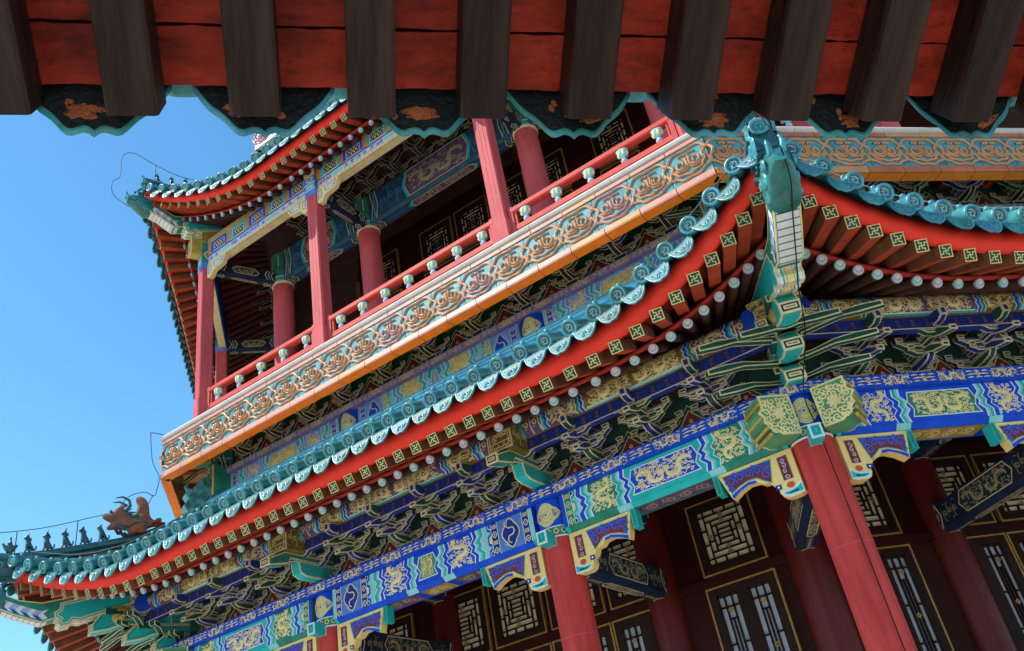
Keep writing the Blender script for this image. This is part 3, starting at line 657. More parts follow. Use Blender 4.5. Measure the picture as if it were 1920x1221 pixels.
def rafter_mesh(L, r, tone):
    mb = MB(); Ty = lambda x, y, h: (x, h, y)
    mb.lathe([(r, -L), (r, 0)], Ty, 'rafter_brown', 14)
    mb.disc(Ty, r, 0, tone, 18); mb.lathe([(r, -.015), (r, .0)], Ty, tone, 18)
    mb.disc(Ty, r*.9, .002, 'white', 18, 0, r*.06); mb.disc(Ty, r*.78, .003, tone, 18, 0, r*.16)
    mb.disc(Ty, r*.55, .004, 'white', 16, 0, r*.34); mb.disc(Ty, r*.25, .006, 'gold', 12, 0, r*.52)
    return mb
def tile_end():
    mb = MB(); r = .085; Ty = lambda x, y, h: (x, h, y)
    mb.lathe([(r*.93, -.45), (r*.93, -.02), (r, -.018), (r, .016), (r*.94, .024), (r*.74, .024), (r*.68, .006), (r*.3, .004)], Ty, 'glaze', 22)
    mb.disc(Ty, r*.70, .007, 'glaze_dark', 18)
    mb.ribbon(spiral(0, 0, r*.5, .6, 1.25, 16), r*.16, Ty, 'glaze_swirl', .010, .008)
    for i in range(5): mb.ribbon([(r*.5*math.cos(i*1.3), r*.5*math.sin(i*1.3)), (r*.25*math.cos(i*1.3+.7), r*.25*math.sin(i*1.3+.7))], r*.13, Ty, 'glaze_swirl', .008, .008)
    mb.lathe([(.024, .0), (.027, .012), (.027, .03), (.02, .045), (.0, .052)], lambda x, y, h: (x, -.13+y, r*.85+h), 'glaze', 12)
    mb.tube([(-r*.9, -.30, 0)]+[(-r*.945*math.cos(a), -.30, r*.945*math.sin(a)) for a in [i*math.pi/8 for i in range(1, 8)]]+[(r*.9, -.3, 0)], .004, 'glaze_dark', 5)
    return mb
def drip_tile():
    mb = MB(); wv = .134
    top = [(-wv+2*wv*i/12, .03-.028*(1-((i-6)/6)**2)) for i in range(13)]
    bot = []
    for i in range(13):
        t = (i-6)/6; bot.append((wv*t*.98, -.150+.150*abs(t)**3.2+.006*math.cos(t*12)))
    T = lambda x, y, h: (x, h+(.0-y)*.25, y)
    for i in range(12):
        mb.face([T(*top[i], .012), T(*top[i+1], .012), T(*bot[i+1], .012), T(*bot[i], .012)], 'glaze_pale')
        mb.face([T(*top[i], -.006), T(*top[i+1], -.006), T(*bot[i+1], -.006), T(*bot[i], -.006)], 'glaze')
        mb.face([T(*bot[i], .012), T(*bot[i+1], .012), T(*bot[i+1], -.006), T(*bot[i], -.006)], 'glaze')
    mb.ribbon([(x*.97, y+.006) for x, y in bot], .014, T, 'glaze', .006, .012); mb.ribbon([(x, y-.004) for x, y in top], .012, T, 'glaze', .006, .012)
    mb.ribbon([(x*.78, y*.72-.008) for x, y in bot[1:-1]], .007, T, 'glaze', .005, .012)
    mb.ribbon(bez([(-.07, -.04), (-.04, -.10), (-.01, -.05), (.03, -.11), (.05, -.05), (.08, -.04)], 4), .016, T, 'glaze', .009, .012)
    for x in (-.045, .0, .045): mb.ribbon(spiral(x, -.075, .024, x*50, 1.0, 8), .008, T, 'glaze', .007, .012)
    # trough behind
    mb.grid([[(x, -.35*j, y+.01+.2*j*.35) for x, y in top] for j in (0, 1)], 'glaze', True)
    return mb
FLY = {}; 
TE, DT = tile_end().mesh('round_tile'), drip_tile().mesh('drip_tile')
class Eave:
    def __init__(s, **k): s.__dict__.update(k)
LOW = Eave(F=(13.25, 9.10, .33, .66), FR=(12.5, 9.47, .15, .42), B=(12.72, 9.20, .2, .42), RR=(11.30, 9.98, 0, .1), Tl=(13.42, 9.43, .33, .66), u1=3.2, top=(11.15, 10.9), sp=.236, fs=.058, rr=.05)
UPP = Eave(F=(11.98, 16.14, .33, .98), FR=(11.35, 16.44, .15, .62), B=(11.58, 16.14, .2, .72), RR=(10.2, 16.86, 0, .1), Tl=(12.13, 16.44, .33, .98), u1=2.3, top=(9.7, 18.3), sp=.236, fs=.055, rr=.048)
def eline(E, L, u):
    d, z, o, r = L; ue = (E.F[0]+E.F[2])*T22; a = abs(u)
    if a <= E.u1: return u, d, z
    c = min(1.05, (a-E.u1)/(ue-E.u1)); x = E.u1+c*((d+o)*T22-E.u1)
    return math.copysign(x, u), d+o*c*c, z+r*c*c
def off(L, dd, dz): return (L[0]+dd, L[1]+dz, L[2], L[3])
def roof_pt(E, u, d, dz=0):
    ue = (E.F[0]+E.F[2])*T22; c = max(0, min(1.1, (abs(u)-E.u1)/(ue-E.u1))); dt = E.Tl[0]+E.Tl[2]*c*c
    t = max(0, min(1, (dt-d)/(dt-E.top[0]))); z0 = E.Tl[1]-.03
    return Vector((u, -d, z0+(E.top[1]-z0)*(.70*t+.30*t*t)+E.Tl[3]*c*c*(1-t)**1.6+dz))
def strips(mb, E, lines, us, m):
    mb.grid([[W(*eline(E, L, u)) for L in lines] for u in us], m, True)
def build_eave(k, E, umin, umax, tone='rafter_red', beads='pale', detail=True):
    ue = (E.F[0]+E.F[2])*T22; Mk = RZ(k)
    us = [-ue+2*ue*i/60 for i in range(61)]
    mb = MB()                                               # roof slope: troughs and rolls
    sp = .285; rows = [i*sp for i in range(-20, 21) if abs(i*sp) < ue-.02]
    fine = []
    for u in rows:
        dend = max(E.top[0], abs(u)/T22+.05)
        c = max(0, (abs(u)-E.u1)/(ue-E.u1)); dt = E.Tl[0]+E.Tl[2]*c*c-.05
        if dt-dend < .1: continue
        n = 8; path = [roof_pt(E, u, dt+(dend-dt)*i/n) for i in range(n+1)]
        prof = [(sp/2*math.cos(math.pi-a) if False else 0, 0) for a in ()]
        sec = [(-sp/2, .0), (-.11, -.03), (-.066, .0), (-.06, .035), (-.04, .058), (0, .066), (.04, .058), (.06, .035), (.066, 0), (.11, -.03), (sp/2, 0)]
        for i in range(n):
            m = 'glaze' if (i < 3 or not detail or abs(u) > 5.0 or E.F[1] > 12) else 'glaze_orange'
            mb.grid([[path[i+j]+Vector((x, 0, z)) for x, z in sec] for j in (0, 1)], m, True)
    ev = obj('eave_roof', mb, tower, Mk)
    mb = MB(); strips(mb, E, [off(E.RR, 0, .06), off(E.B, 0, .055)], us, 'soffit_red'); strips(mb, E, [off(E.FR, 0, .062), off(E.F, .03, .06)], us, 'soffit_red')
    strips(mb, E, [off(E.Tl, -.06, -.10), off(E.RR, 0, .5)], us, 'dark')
    obj('soffit', mb, ev, Mk)
    mb = MB()
    strips(mb, E, [off(E.F, -.03, .058), off(E.F, .035, .058), off(E.F, .06, .27), off(E.F, -.01, .28)], us, 'vermilion')
    obj('fascia_board', mb, ev, Mk)
    mb = MB(); strips(mb, E, [off(E.B, -.03, .055), off(E.B, .012, .055), off(E.B, .012, .085), off(E.B, -.03, .105)], us, 'rail_dark'); obj('eave_batten', mb, ev, Mk)
    if not detail: return ev
    half = [E.sp*(i+.5) for i in range(int(E.u1/E.sp))]
    ncorner = 11 if E is LOW else 12; last = half[-1]
    for i in range(1, ncorner+1):
        t = i/ncorner; half.append(last+(ue-.16-last)*(t*1.22-.22*t*t))
    ulist = sorted([-u for u in half]+half)
    key = (E.fs, tone)
    if key not in FLY: FLY[key] = (flyer_mesh(1., E.fs, tone).mesh('flying_rafter'), [rafter_mesh(1., E.rr, t).mesh('rafter') for t in (('lilac', 'aqua') if beads == 'pale' else ('sky_blue', 'teal'))])
    fm, rm = FLY[key]
    for i, u in enumerate(ulist):
        if not umin <= u <= umax: continue
        tip, root = W(*eline(E, E.F, u)), W(*eline(E, E.FR, u))
        M = Mk @ frame_m(tip, tip-root) @ Matrix.Diagonal((1, (tip-root).length, 1, 1)); obj('flying_rafter', fm, ev, M)
        ub = u if abs(u) < E.u1 else u
        tip, root = W(*eline(E, E.B, ub)), W(*eline(E, E.RR, ub))
        M = Mk @ frame_m(tip, tip-root) @ Matrix.Diagonal((1, (tip-root).length, 1, 1)); obj('rafter', rm[i % 2], ev, M)
    for u in rows:
        if umin-.1 <= u <= umax+.1:
            c = max(0, (abs(u)-E.u1)/(ue-E.u1)); dt = E.Tl[0]+E.Tl[2]*c*c
            p, q = roof_pt(E, u, dt, .03)+Vector((0, -.025, -.008)), roof_pt(E, u, dt-.4, .03)+Vector((0, -.025, -.008))
            obj('round_tile', TE, ev, Mk @ frame_m(p, p-q))
        um = u+sp/2
        if umin-.1 <= um <= umax+.1 and abs(um) < ue:
            c = max(0, (abs(um)-E.u1)/(ue-E.u1)); dt = E.Tl[0]+E.Tl[2]*c*c
            p = roof_pt(E, um, dt, -.04); p2 = roof_pt(E, um+.05, dt, -.04); x = (p2-p)*(1 if u == u else 1)
            x.normalize(); y = Vector((0, -1, 0)); y = (y-x*y.dot(x)).normalized(); z = x.cross(y)
            x = y.cross(Vector((0, 0, 1))) if False else x
            # keep a right-handed frame: +Y outward
            zz = Vector((0, 0, 1)); zz = (zz-x*zz.dot(x)).normalized(); xx = y.cross(zz)
            obj('drip_tile', DT, ev, Mk @ Matrix(((xx.x, y.x, zz.x, p.x), (xx.y, y.y, zz.y, p.y), (xx.z, y.z, zz.z, p.z), (0, 0, 0, 1))))
    return ev
build_eave(0, LOW, -9, 9); build_eave(1, LOW, -9, 1.2); build_eave(-1, LOW, 1.5, 9)
build_eave(0, UPP, -9, 3.0, 'rafter_red', 'colour'); build_eave(-1, UPP, -6, 9, 'rafter_red', 'colour')
for k in (2, 3, 4, 5, 6): build_eave(k, LOW, 0, 0, detail=False); 
for k in (1, 2, 3, 4, 5, 6): build_eave(k, UPP, 0, 0, detail=False)
# ---- ridge where the lower roof meets the mezzanine: stacked round mouldings
def ridge(k, d, z):
    mb = MB(); L = d*T22
    prof = [(-.12, -.30), (.10, -.30), (.15, -.25), (.10, -.20), (.10, -.17), (.165, -.12), (.185, -.07), (.165, -.02), (.10, .02), (.10, .045), (.12, .085), (.10, .13), (.05, .155), (0, .16), (-.12, .16)]
    for a in range(24):
        x0, x1 = -L+2*L*a/24+.004, -L+2*L*(a+1)/24-.004
        mb.grid([[(x*(1+o/ d*.0), -(d+o), z+h) for o, h in prof] for x in (x0, x1)], 'glaze_blue', True)
    mb.box(-L, L, -d-.09, -d+.1, z-.3, z+.12, 'glaze_dark')
    return obj('roof_ridge', mb, tower, RZ(k))
for k in (0, 1, -1): ridge(k, 11.12, 10.985)
# ---- hip ridges with their corner beams
def hip_M(k): return Matrix.Rotation(R(-67.5+45*k), 4, 'Z')           # local +X runs outward along the corner
def sweep(mb, path, prof, m, sm=False):                                    # path in (x, z), prof in (y, z)
    mb.grid([[(x, a, z+b) for a, b in prof] for x, z in path], m, sm)
    mb.face([(path[-1][0], a, path[-1][1]+b) for a, b in prof], m); mb.face([(path[0][0], a, path[0][1]+b) for a, b in prof][::-1], m)
def hip(k, path):
    path = [(x, z) for x, z in path]
    P = []
    for i in range(len(path)-1):
        for t in range(4): P.append(tuple(path[i][j]+(path[i+1][j]-path[i][j])*t/4 for j in (0, 1)))
    P.append(path[-1]); mb = MB()
    sweep(mb, P, [(-.10, -.30), (-.12, -.24), (-.085, -.21), (-.085, -.15), (-.12, -.12), (-.12, -.09), (-.07, -.07), (-.07, -.05), (-.05, -.015), (0, 0), (.05, -.015), (.07, -.05), (.07, -.07), (.12, -.09), (.12, -.12), (.085, -.15), (.085, -.21), (.12, -.24), (.10, -.30)], 'glaze_dark')
    ex, ez = P[-1]
    o = obj('hip_ridge', mb, tower, hip_M(k))
    e = MB(); Tx = lambda x, y, h: (ex+h, x, ez-.07+y)
    e.lathe([(.08, -.3), (.08, .0), (.088, .0), (.088, .03), (.07, .035), (.06, .02), (.02, .018)], Tx, 'glaze', 20); e.disc(Tx, .062, .02, 'glaze_pale', 16); e.ribbon(spiral(0, 0, .045, 0, 1.2, 14), .014, Tx, 'glaze', .01, .02)
    Tx2 = lambda x, y, h: (ex-.11+h, x, ez-.33+y)
    e.lathe([(.07, -.3), (.07, .0), (.078, .0), (.078, .03), (.06, .035), (.055, .02), (.02, .018)], Tx2, 'glaze', 20); e.disc(Tx2, .058, .02, 'glaze_pale', 16); e.ribbon(spiral(0, 0, .04, 1, 1.2, 14), .012, Tx2, 'glaze', .01, .02)
    for sy in (-1, 1):                                   # carved scroll plates on the cheeks
        Ts = lambda x, y, h: (x, sy*(.10+h), y)
        for j, (a, b) in enumerate(((ex-.1, ez-.2), (ex-.32, ez-.2), (ex-.54, ez-.19))): e.ribbon(spiral(a, b, .075, j, 1.3, 14, sy), .028, Ts, 'glaze', .02)
        e.ribbon(bez([(ex-.02, ez-.36), (ex+.06, ez-.24), (ex-.02, ez-.14), (ex+.05, ez-.03)], 5), .045, Ts, 'glaze', .03)
    e.box(ex-.6, ex-.01, -.1, .1, ez-.34, ez-.08, 'glaze_dark')
    obj('ridge_end', e, o, hip_M(k))
LH = [(11.95, 11.25), (12.3, 11.0), (12.7, 10.72), (13.2, 10.5), (13.7, 10.38), (14.3, 10.24), (14.75, 10.17), (15.0, 10.16)]
UH = [(10.5, 18.75), (11.2, 18.25), (11.9, 17.90), (12.5, 17.72), (13.0, 17.66), (13.4, 17.68)]
for k in (0, -1): hip(k, LH)
hip(-1, UH); hip(0, UH); hip(1, LH); hip(-2, UH)
def corner_beam(k, rn, zn, rt_, zt_, sl=.30, w_=.12, zoff=0):
    """old corner beam with a scrolled teal nose, young corner beam with a dragon head on its tip"""
    M = hip_M(k); B = lambda a, b, c: (a, c, b); h = .26
    r0 = rn-1.9
    mb = MB()
    low = [(r0, zn+sl*1.9), (rn-.42, zn+sl*.42), (rn-.30, zn+.075), (rn-.20, zn+.085), (rn-.17, zn+.03), (rn-.05, zn+.0), (rn, zn+.05), (rn-.015, zn+.10), (rn+.04, zn+.13), (rn+.05, zn+.20), (rn-.01, zn+.24), (rn-.02, zn+.33), (r0, zn+h+sl*1.9)]
    mb.oprism(low, B, -w_, w_, 'teal', 'pale_line', .018, back=True, inner='pale_line')
    # stripes under the nose: white, green and gold lines running along the underside
    for i in range(len(low)-2):
        a, b = low[i], low[i+1]
        for y0, y1, m in ((-w_+.02, -w_+.05, 'white'), (-.055, -.035, 'pale_line'), (-.03, .03, 'gold'), (.035, .055, 'pale_line'), (w_-.05, w_-.02, 'white')):
            dx, dz = b[0]-a[0], b[1]-a[1]; l = math.hypot(dx, dz); nx, nz = dz/l*.003, -dx/l*.003
            mb.face([(a[0]+nx, y0, a[1]+nz), (b[0]+nx, y0, b[1]+nz), (b[0]+nx, y1, b[1]+nz), (a[0]+nx, y1, a[1]+nz)], m)
    o = obj('corner_beam', mb, tower, M)
    mb = MB(); z1 = zn+.30
    yb = [(rn-.7, z1+.05), (rn+.02, zn+.02+.10), (rn+.2, zn+.06), (rt_-.25, zt_-.12), (rt_, zt_-.02), (rt_, zt_+.2), (rt_-.3, zt_+.08), (rn+.2, z1+.03), (rn-.7, z1+.25)]
    mb.oprism(yb, B, -w_*.95, w_*.95, 'green', 'gold', .014, back=True)
    n = 9; x0, x1 = rn+.12, rt_-.02
    def zb(x):
        for (xa, za), (xb, zb_) in zip(yb[1:4], yb[2:5]):
            if xa <= x <= xb: return za+(zb_-za)*(x-xa)/(xb-xa)
        return yb[4][1]
    for i in range(n):                                       # pale scale-like plates on the underside and chevrons on the cheeks
        a, b = x0+(x1-x0)*i/n, x0+(x1-x0)*(i+.93)/n
        mb.face([(a, -w_*.8, zb(a)-.004), (b, -w_*.8, zb(b)-.010), (b, w_*.8, zb(b)-.010), (a, w_*.8, zb(a)-.004)], 'white')
        for sy in (-1, 1):
            m = 'blue' if i % 2 else 'white'; c = .06
            mb.face([(a, sy*(w_*.95+.003), zb(a)+.03), (a+c, sy*(w_*.95+.003), zb(a)+.09), (b+c, sy*(w_*.95+.003), zb(b)+.09), (b, sy*(w_*.95+.003), zb(b)+.03)], m)
            mb.face([(a+c, sy*(w_*.95+.003), zb(a)+.09), (a, sy*(w_*.95+.003), zb(a)+.15), (b, sy*(w_*.95+.003), zb(b)+.15), (b+c, sy*(w_*.95+.003), zb(b)+.09)], 'lilac' if i % 2 else 'white')
    obj('flying_corner_beam', mb, o, M)
    mb = MB(); x, z = rt_, zt_                              # dragon-head cap
    rows = []
    for t, (wy, zl, zh) in enumerate(((.13, -.06, .24), (.135, -.07, .27), (.14, -.07, .30), (.135, -.02, .31), (.12, .04, .30), (.10, .10, .30), (.05, .14, .26))):
        xx = x-.12+t*.075
        rows.append([(xx, wy*math.copysign(abs(math.cos(a))**.45, math.cos(a)), z+(zl+zh)/2+(zh-zl)/2*math.copysign(abs(math.sin(a))**.5, math.sin(a))) for a in [i*math.pi/10+.001 for i in range(20)]])
    mb.grid(rows, 'glaze_green', True, True); mb.face(rows[0], 'glaze_dark'); mb.face(rows[-1], 'glaze')
    for sy in (-1, 1):
        Ts = lambda a, b, h_: (a, sy*(.13+h_), b)
        for a, b, r_ in ((x-.02, z+.2, .06), (x+.1, z+.13, .075), (x+.02, z+.03, .06), (x+.22, z+.2, .05)): mb.ribbon(spiral(a, b, r_, a*3, 1.3, 13, sy), .026, Ts, 'glaze', .03, -.015)
        mb.tube([(x-.05, sy*.09, z+.28), (x-.14, sy*.12, z+.37), (x-.22, sy*.12, z+.36)], [.03, .022, .008], 'glaze_dark', 6)
        mb.tube([(x+.30, sy*.05, z+.24), (x+.36, sy*.06, z+.30), (x+.34, sy*.06, z+.36)], [.03, .025, .008], 'glaze', 6)
        for j in range(4): mb.tube([(x+.02+j*.07, sy*.12, z+.30), (x-.02+j*.07, sy*.135, z+.35)], [.025, .006], 'glaze_dark', 5)
    obj('dragon_head_cap', mb, o, M)
for k in (0, -1): corner_beam(k, 14.10, 9.12, 14.88, 9.40)
corner_beam(-1, 12.62, 16.50, 13.34, 16.86); corner_beam(-2, 12.62, 16.50, 13.34, 16.86); corner_beam(0, 12.62, 16.50, 13.34, 16.86); corner_beam(1, 14.10, 9.12, 14.88, 9.40)
# corner bracket stack
def corner_stack(k, r0, z0, s=1.):
    mb = MB(); B = lambda a, b, c: (r0+a*s, c*s, z0+b*s)
    for a, zz, hh in ((.30, 0, .13), (.70, .13, .14), (1.15, .27, .20)):
        mb.oprism([(-.6, zz), (a-.25, zz), (a-.1, zz-.06), (a+.12, zz-.10), (a+.12, zz+.02), (a, zz+hh), (-.6, zz+hh)], B, -.10, .10, 'teal', 'pale_line', .016, back=True, inner='green')
        C = lambda p, q, c: (r0+c*s, p*s, z0+q*s)
        mb.oprism([(-.10, zz-.098), (.10, zz-.098), (.10, zz+.02), (-.10, zz+.02)], C, a+.121, a+.135, 'ink_teal', 'pale_line', .02, inner='pale_line')
        mb.oprism([(-.15, zz+hh-.05), (.15, zz+hh-.05), (.15, zz+hh+.02), (-.15, zz+hh+.02)], C, a-.28, a-.02, 'deep_green', 'pale_line', .012)
    for sy in (-1, 1):                                        # long beaks running on past the corner along either face
        ca, sa = math.cos(R(22.5+45)), math.sin(R(22.5+45))
        for j, (st, zz, ln) in enumerate(((.05, .02, .72), (.3, .13, .80), (.58, .25, .85), (.8, .25, .42))):
            def D(a, b, c, st=st): 
                x = st+a*ca-c*sa; y = sy*(a*sa+c*ca); return (r0+x*s, y*s, z0+b*s)
            mb.oprism([(-.1, zz), (ln-.3, zz), (ln-.12, zz-.04), (ln+.1, zz-.075), (ln+.1, zz-.02), (ln-.1, zz+.03), (ln-.3, zz+.055), (ln*.35, zz+.04), (-.1, zz+.06)], D, -.04, .04, 'deep_green', 'pale_line', .010, back=True)
    # gilded round purlin ends crossing under the corner beam
    for sy in (-1, 1):
        p = Vector((r0+.55*s, 0, z0+.52*s)); dv = Vector((math.cos(R(67.5))*.9, sy*math.sin(R(67.5)), 0))
        mb.tube([p-dv*.5, p+dv*.34], .12*s, 'blue', 16); mb.tube([p+dv*.10, p+dv*.25], .123*s, 'old_gold', 16); mb.tube([p+dv*.27, p+dv*.30], .124*s, 'white', 16)
    mb.lathe([(.0, .30), (.12, .30), (.15, .36), (.13, .42), (.16, .47), (.14, .53)], lambda x, y, h: (r0+.92*s+x*s, y*s, z0+h*s), 'old_gold', 20)
    return obj('corner_bracket_stack', mb, tower, hip_M(k))
corner_stack(0, 12.38, 8.87); corner_stack(-1, 12.38, 8.87); corner_stack(0, 11.75, 11.67, .8); corner_stack(-1, 11.75, 11.67, .8); corner_stack(1, 12.38, 8.87)
# ---- mezzanine painted beams and plate
for k, x0, x1, sch, bx in ((0, -1.5, 1.5, 'g', 1), (0, 1.9, 4.35, 'b', 0), (0, -4.35, -1.9, 'b', 0), (1, -4.35, -1.9, 'g', 0), (1, -1.5, 1.5, 'b', 1)):
    beam('painted_beam', tower, k, x0, x1, 10.92, 11.02, 11.56, sch, bx, seed=90+k*5+int(x0*3), pale={'blue': 'faded_lit_blue', 'green': 'sage', 'sky_blue': 'faded_lit_blue', 'deep_blue': 'blue', 'gold': 'cream', 'dusk_purple': 'lilac'})  # lighter palette for the faded beams, bounced light put into the colours
for k in (0, 1): plate(k, 10.99, 11.563, 11.67, 'mauve', 140+k, 'gold', .3)  # plate ground lightened likewise, bounced light put into the mauve
hm = MB(); 
for (k, u) in ((0, -1.7), (0, 1.7), (1, -1.7), (1, 1.7)):
    obj('column_head', chm, tower, RZ(k) @ Matrix.Translation((u, -10.78, 11.56-8.70*1.15)) @ Matrix.Diagonal((1.0, 1.0, 1.15, 1)))
def corner_end(k):
    mb = MB(); M = hip_M(k); Cq = lambda p, q, c: (c, p, q)
    mb.oprism([(-.17, 11.18), (.17, 11.18), (.17, 11.72), (-.17, 11.72)], Cq, 11.6, 12.05, 'green', 'gold', .02, inner='gold'); T = lambda a, b, h: (12.05+h, a, b)
    for i in range(4): mb.ribbon(spiral(-.06, 11.25+i*.13, .05, i, 1.2, 10), .016, T, 'gold', .004); mb.ribbon(spiral(.07, 11.29+i*.12, .05, i+2, 1.2, 10, -1), .016, T, 'gold', .004)
    mb.box(12.05, 12.06, -.17, .17, 11.46, 11.48, 'gold')
    obj('beam_end', mb, tower, M)
corner_end(0); corner_end(-1)
# ---- glazed balcony board with cloud scrolls
DBD = 11.826; NT = 19
def ruyi(mb, T, cx, cy, w_, h_, m):
    # large lobed ring that interlocks with its neighbours at the joints
    a, b = w_*.585, h_*.40; wd = h_*.070; hh = h_*.04
    rb0 = mb.ribbon
    def rb(p, w2, T_, m_, h_2):
        rb0(p, w2*1.4, T_, 'glaze_dark', .001, .0012); rb0(p, w2, T_, m_, h_2, .004)
    up_ = []
    for i in range(25):
        t = math.pi*i/24; rr = 1+.07*math.cos(6*t); up_.append((cx+a*math.cos(t)*rr, cy+.02*h_+b*1.03*math.sin(t)**.8*rr if 0 < i < 24 else cy+.02*h_))
    rb(up_, wd, T, m, hh)
    lo_ = []
    for i in range(29):
        t = math.pi+math.pi*i/28; rr = 1+.05*math.cos(10*t); lo_.append((cx+a*math.cos(t)*rr, cy+.02*h_+b*1.1*math.sin(t)*rr))
    rb(lo_, wd, T, m, hh)
    lo2 = [(cx+a*.66*math.cos(math.pi+math.pi*i/16)*(1+.06*math.cos(i*1.6)), cy-.06*h_+b*.58*math.sin(math.pi+math.pi*i/16)*(1+.08*math.cos(i*1.6))) for i in range(17)]
    rb(lo2, wd, T, m, hh)
    for sg in (-1, 1):
        rb(spiral(cx+sg*w_*.175, cy+.04*h_, w_*.165, math.pi/2+sg*.5, 1.35, 20, -sg if False else sg), wd*.85, T, m, hh)
        rb(bez([(cx+sg*w_*.02, cy+.27*h_), (cx+sg*w_*.10, cy+.30*h_), (cx+sg*w_*.20, cy+.27*h_)], 5), wd*.8, T, m, hh)
        rb(bez([(cx+sg*w_*.02, cy-.10*h_), (cx+sg*w_*.12, cy-.155*h_), (cx+sg*w_*.26, cy-.13*h_), (cx+sg*w_*.36, cy-.06*h_)], 5), wd*.8, T, m, hh)
    rb([(cx+w_*.035*math.cos(t), cy+.06*h_+.15*h_*math.sin(t)) for t in [2*math.pi*i/14 for i in range(15)]], wd*.7, T, m, hh)
def board_face(k):
    mb = MB(); d = DBD; L = d*T22; T = front(d); rg = random.Random(20+k)
    w_ = 2*L/NT; z0, z1 = 11.485, 12.12
    mb.prism([(-L+.004, d-.004), (L-.004, d-.004), (L-.12*T22, d-.12), (-L+.12*T22, d-.12)], lambda a, b, c: (a, -b, c), z0, z1, 'glaze_dark')
    for i in range(NT):
        x0, x1 = -L+i*w_+.006, -L+(i+1)*w_-.006; r_ = rg.random(); cx = (x0+x1)/2
        c1 = 'pink_tile' if r_ < .3 else 'orange_tile'
        mb.rect(x0, x1, z0+.075, z1-.065, T, 'turquoise', .0)
        ruyi(mb, T, cx, (z0+z1)/2+.005, w_, z1-z0-.14, 'pink_tile' if r_ < (.08 if k == 1 else .25) else 'orange_tile')
        for dx, dy in ((-.42, -.36), (.42, -.36), (-.46, .38), (.46, .38)): mb.disc(T, .008, .004, 'glaze_dark', 8, cx+dx*w_, (z0+z1)/2+dy*(z1-z0-.14))
    n2 = 20
    for i in range(n2):
        x0, x1 = -L+i*2*L/n2+.005, -L+(i+1)*2*L/n2-.005
        ca = 'pink_tile' if rg.random() < .72 else 'orange_tile'; cb = 'pink_tile' if rg.random() < .75 else 'orange_tile'
        if k == 1: ca, cb = ('pink_tile_shaded' if ca == 'pink_tile' else ca), ('pink_tile_shaded' if cb == 'pink_tile' else cb)  # right face strips take the pink tile with shade painted in
        e0 = .02 if i == 0 else 0; e1 = .02 if i == n2-1 else 0
        mb.prism([(d, z1-.065), (d+.012, z1-.06), (d+.012, z1-.004), (d, z1)], lambda a, b, c: (c, -a, b), x0, x1, ca)
        mb.prism([(d-.1, z0-.03), (d+.02, z0-.025), (d+.026, z0+.0), (d+.022, z0+.07), (d, z0+.075)], lambda a, b, c: (c, -a, b), x0, x1, cb)
        mb.rect(x0, x1, d-.13, d+.018, under(z0-.032), 'orange_lip', .002)
    mb.rect(-L, L, z0+.075, z0+.079, T, 'glaze_dark', .0045); mb.rect(-L, L, z1-.070, z1-.066, T, 'glaze_dark', .0045)
    o = obj('balcony_board', mb, tower, RZ(k))
    mb = MB(); n3 = 8
    for i in range(n3):
        x0, x1 = -L-.01+i*2*(L+.01)/n3+.003, -L-.01+(i+1)*2*(L+.01)/n3-.003
        pr = [(d-.5, 12.125), (d+.012, 12.125), (d+.015, 12.13), (d+.03, 12.14), (d+.04, 12.175), (d+.025, 12.205), (d, 12.21), (d-.5, 12.22)]
        mb.prism(pr, lambda a, b, c: (c, -a, b), x0, x1, 'stone')
    obj('stone_ledge', mb, o, RZ(k))
    mb = MB()
    for i in range(14):
        x0 = -L+.4+i*(2*L-.8)/13; mb.box(x0-.06, x0+.06, -11.7, -10.9, 12.03, 12.12, 'rafter_red')
    obj('floor_joist', mb, o, RZ(k))
for k in (0, 1, -1): board_face(k)
# ---- upper gallery: posts, rails, hanging beams
PD = 11.25; PC = PD*T22; PU = 1.778
def post_mesh():
    mb = MB(); s = .12
    def sec(z, q): return [(-s*q, -s*q+.02, z), (-s*q+.02, -s*q, z), (s*q-.02, -s*q, z), (s*q, -s*q+.02, z), (s*q, s*q-.02, z), (s*q-.02, s*q, z), (-s*q+.02, s*q, z), (-s*q, s*q-.02, z)]
    mb.grid([sec(12.2, 1.12), sec(12.95, 1.12), sec(12.96, 1.0), sec(15.72, .97)], 'post_red', False, True)
    for sx in (-1, 1): mb.box(sx*.035-.004, sx*.035+.004, -s-.002, -s, 13.0, 15.7, 'rail_red')
    return mb
pm = post_mesh().mesh('gallery_post')
def post_head():
    mb = MB(); s = .125; T = front(s)
    mb.box(-s, s, -s, s, 15.72, 16.34, 'sky_blue')
    mb.rect(-s, s, 16.16, 16.32, T, 'cream', .003); mb.rect(-s, s, 15.98, 16.0, T, 'white', .003); mb.rect(-s, s, 15.84, 15.86, T, 'white', .003); mb.rect(-s*.7, s*.7, 15.88, 15.96, T, 'aqua', .003)
    mb.frame(quatre(0, 16.08, .08, .06, 20), .02, T, 'gold', .004)
    for sx in (-1, 1): mb.rect(-s, s, 15.86, 16.3, lambda a, b, h: (sx*(s+h), a, b), 'green', .002); mb.frame(quatre(0, 16.05, .08, .1, 20), .02, lambda a, b, h: (sx*(s+h), a, b), 'gold', .004)
    return mb
phm = post_head().mesh('post_head')
def put_post(k, u, ang=0):
    M = RZ(k) @ Matrix.Translation((u, -PD, 0)) @ Matrix.Rotation(R(ang), 4, 'Z')
    p = obj('gallery_post', pm, tower, M); obj('post_head', phm, p, M)
for k, u, a in ((0, -PU, 0), (0, PU, 0), (0, PC, 22.5), (0, -PC, -22.5), (1, -PU, 0), (-1, PU, 0), (-1, -PU, 0)): put_post(k, u, a)
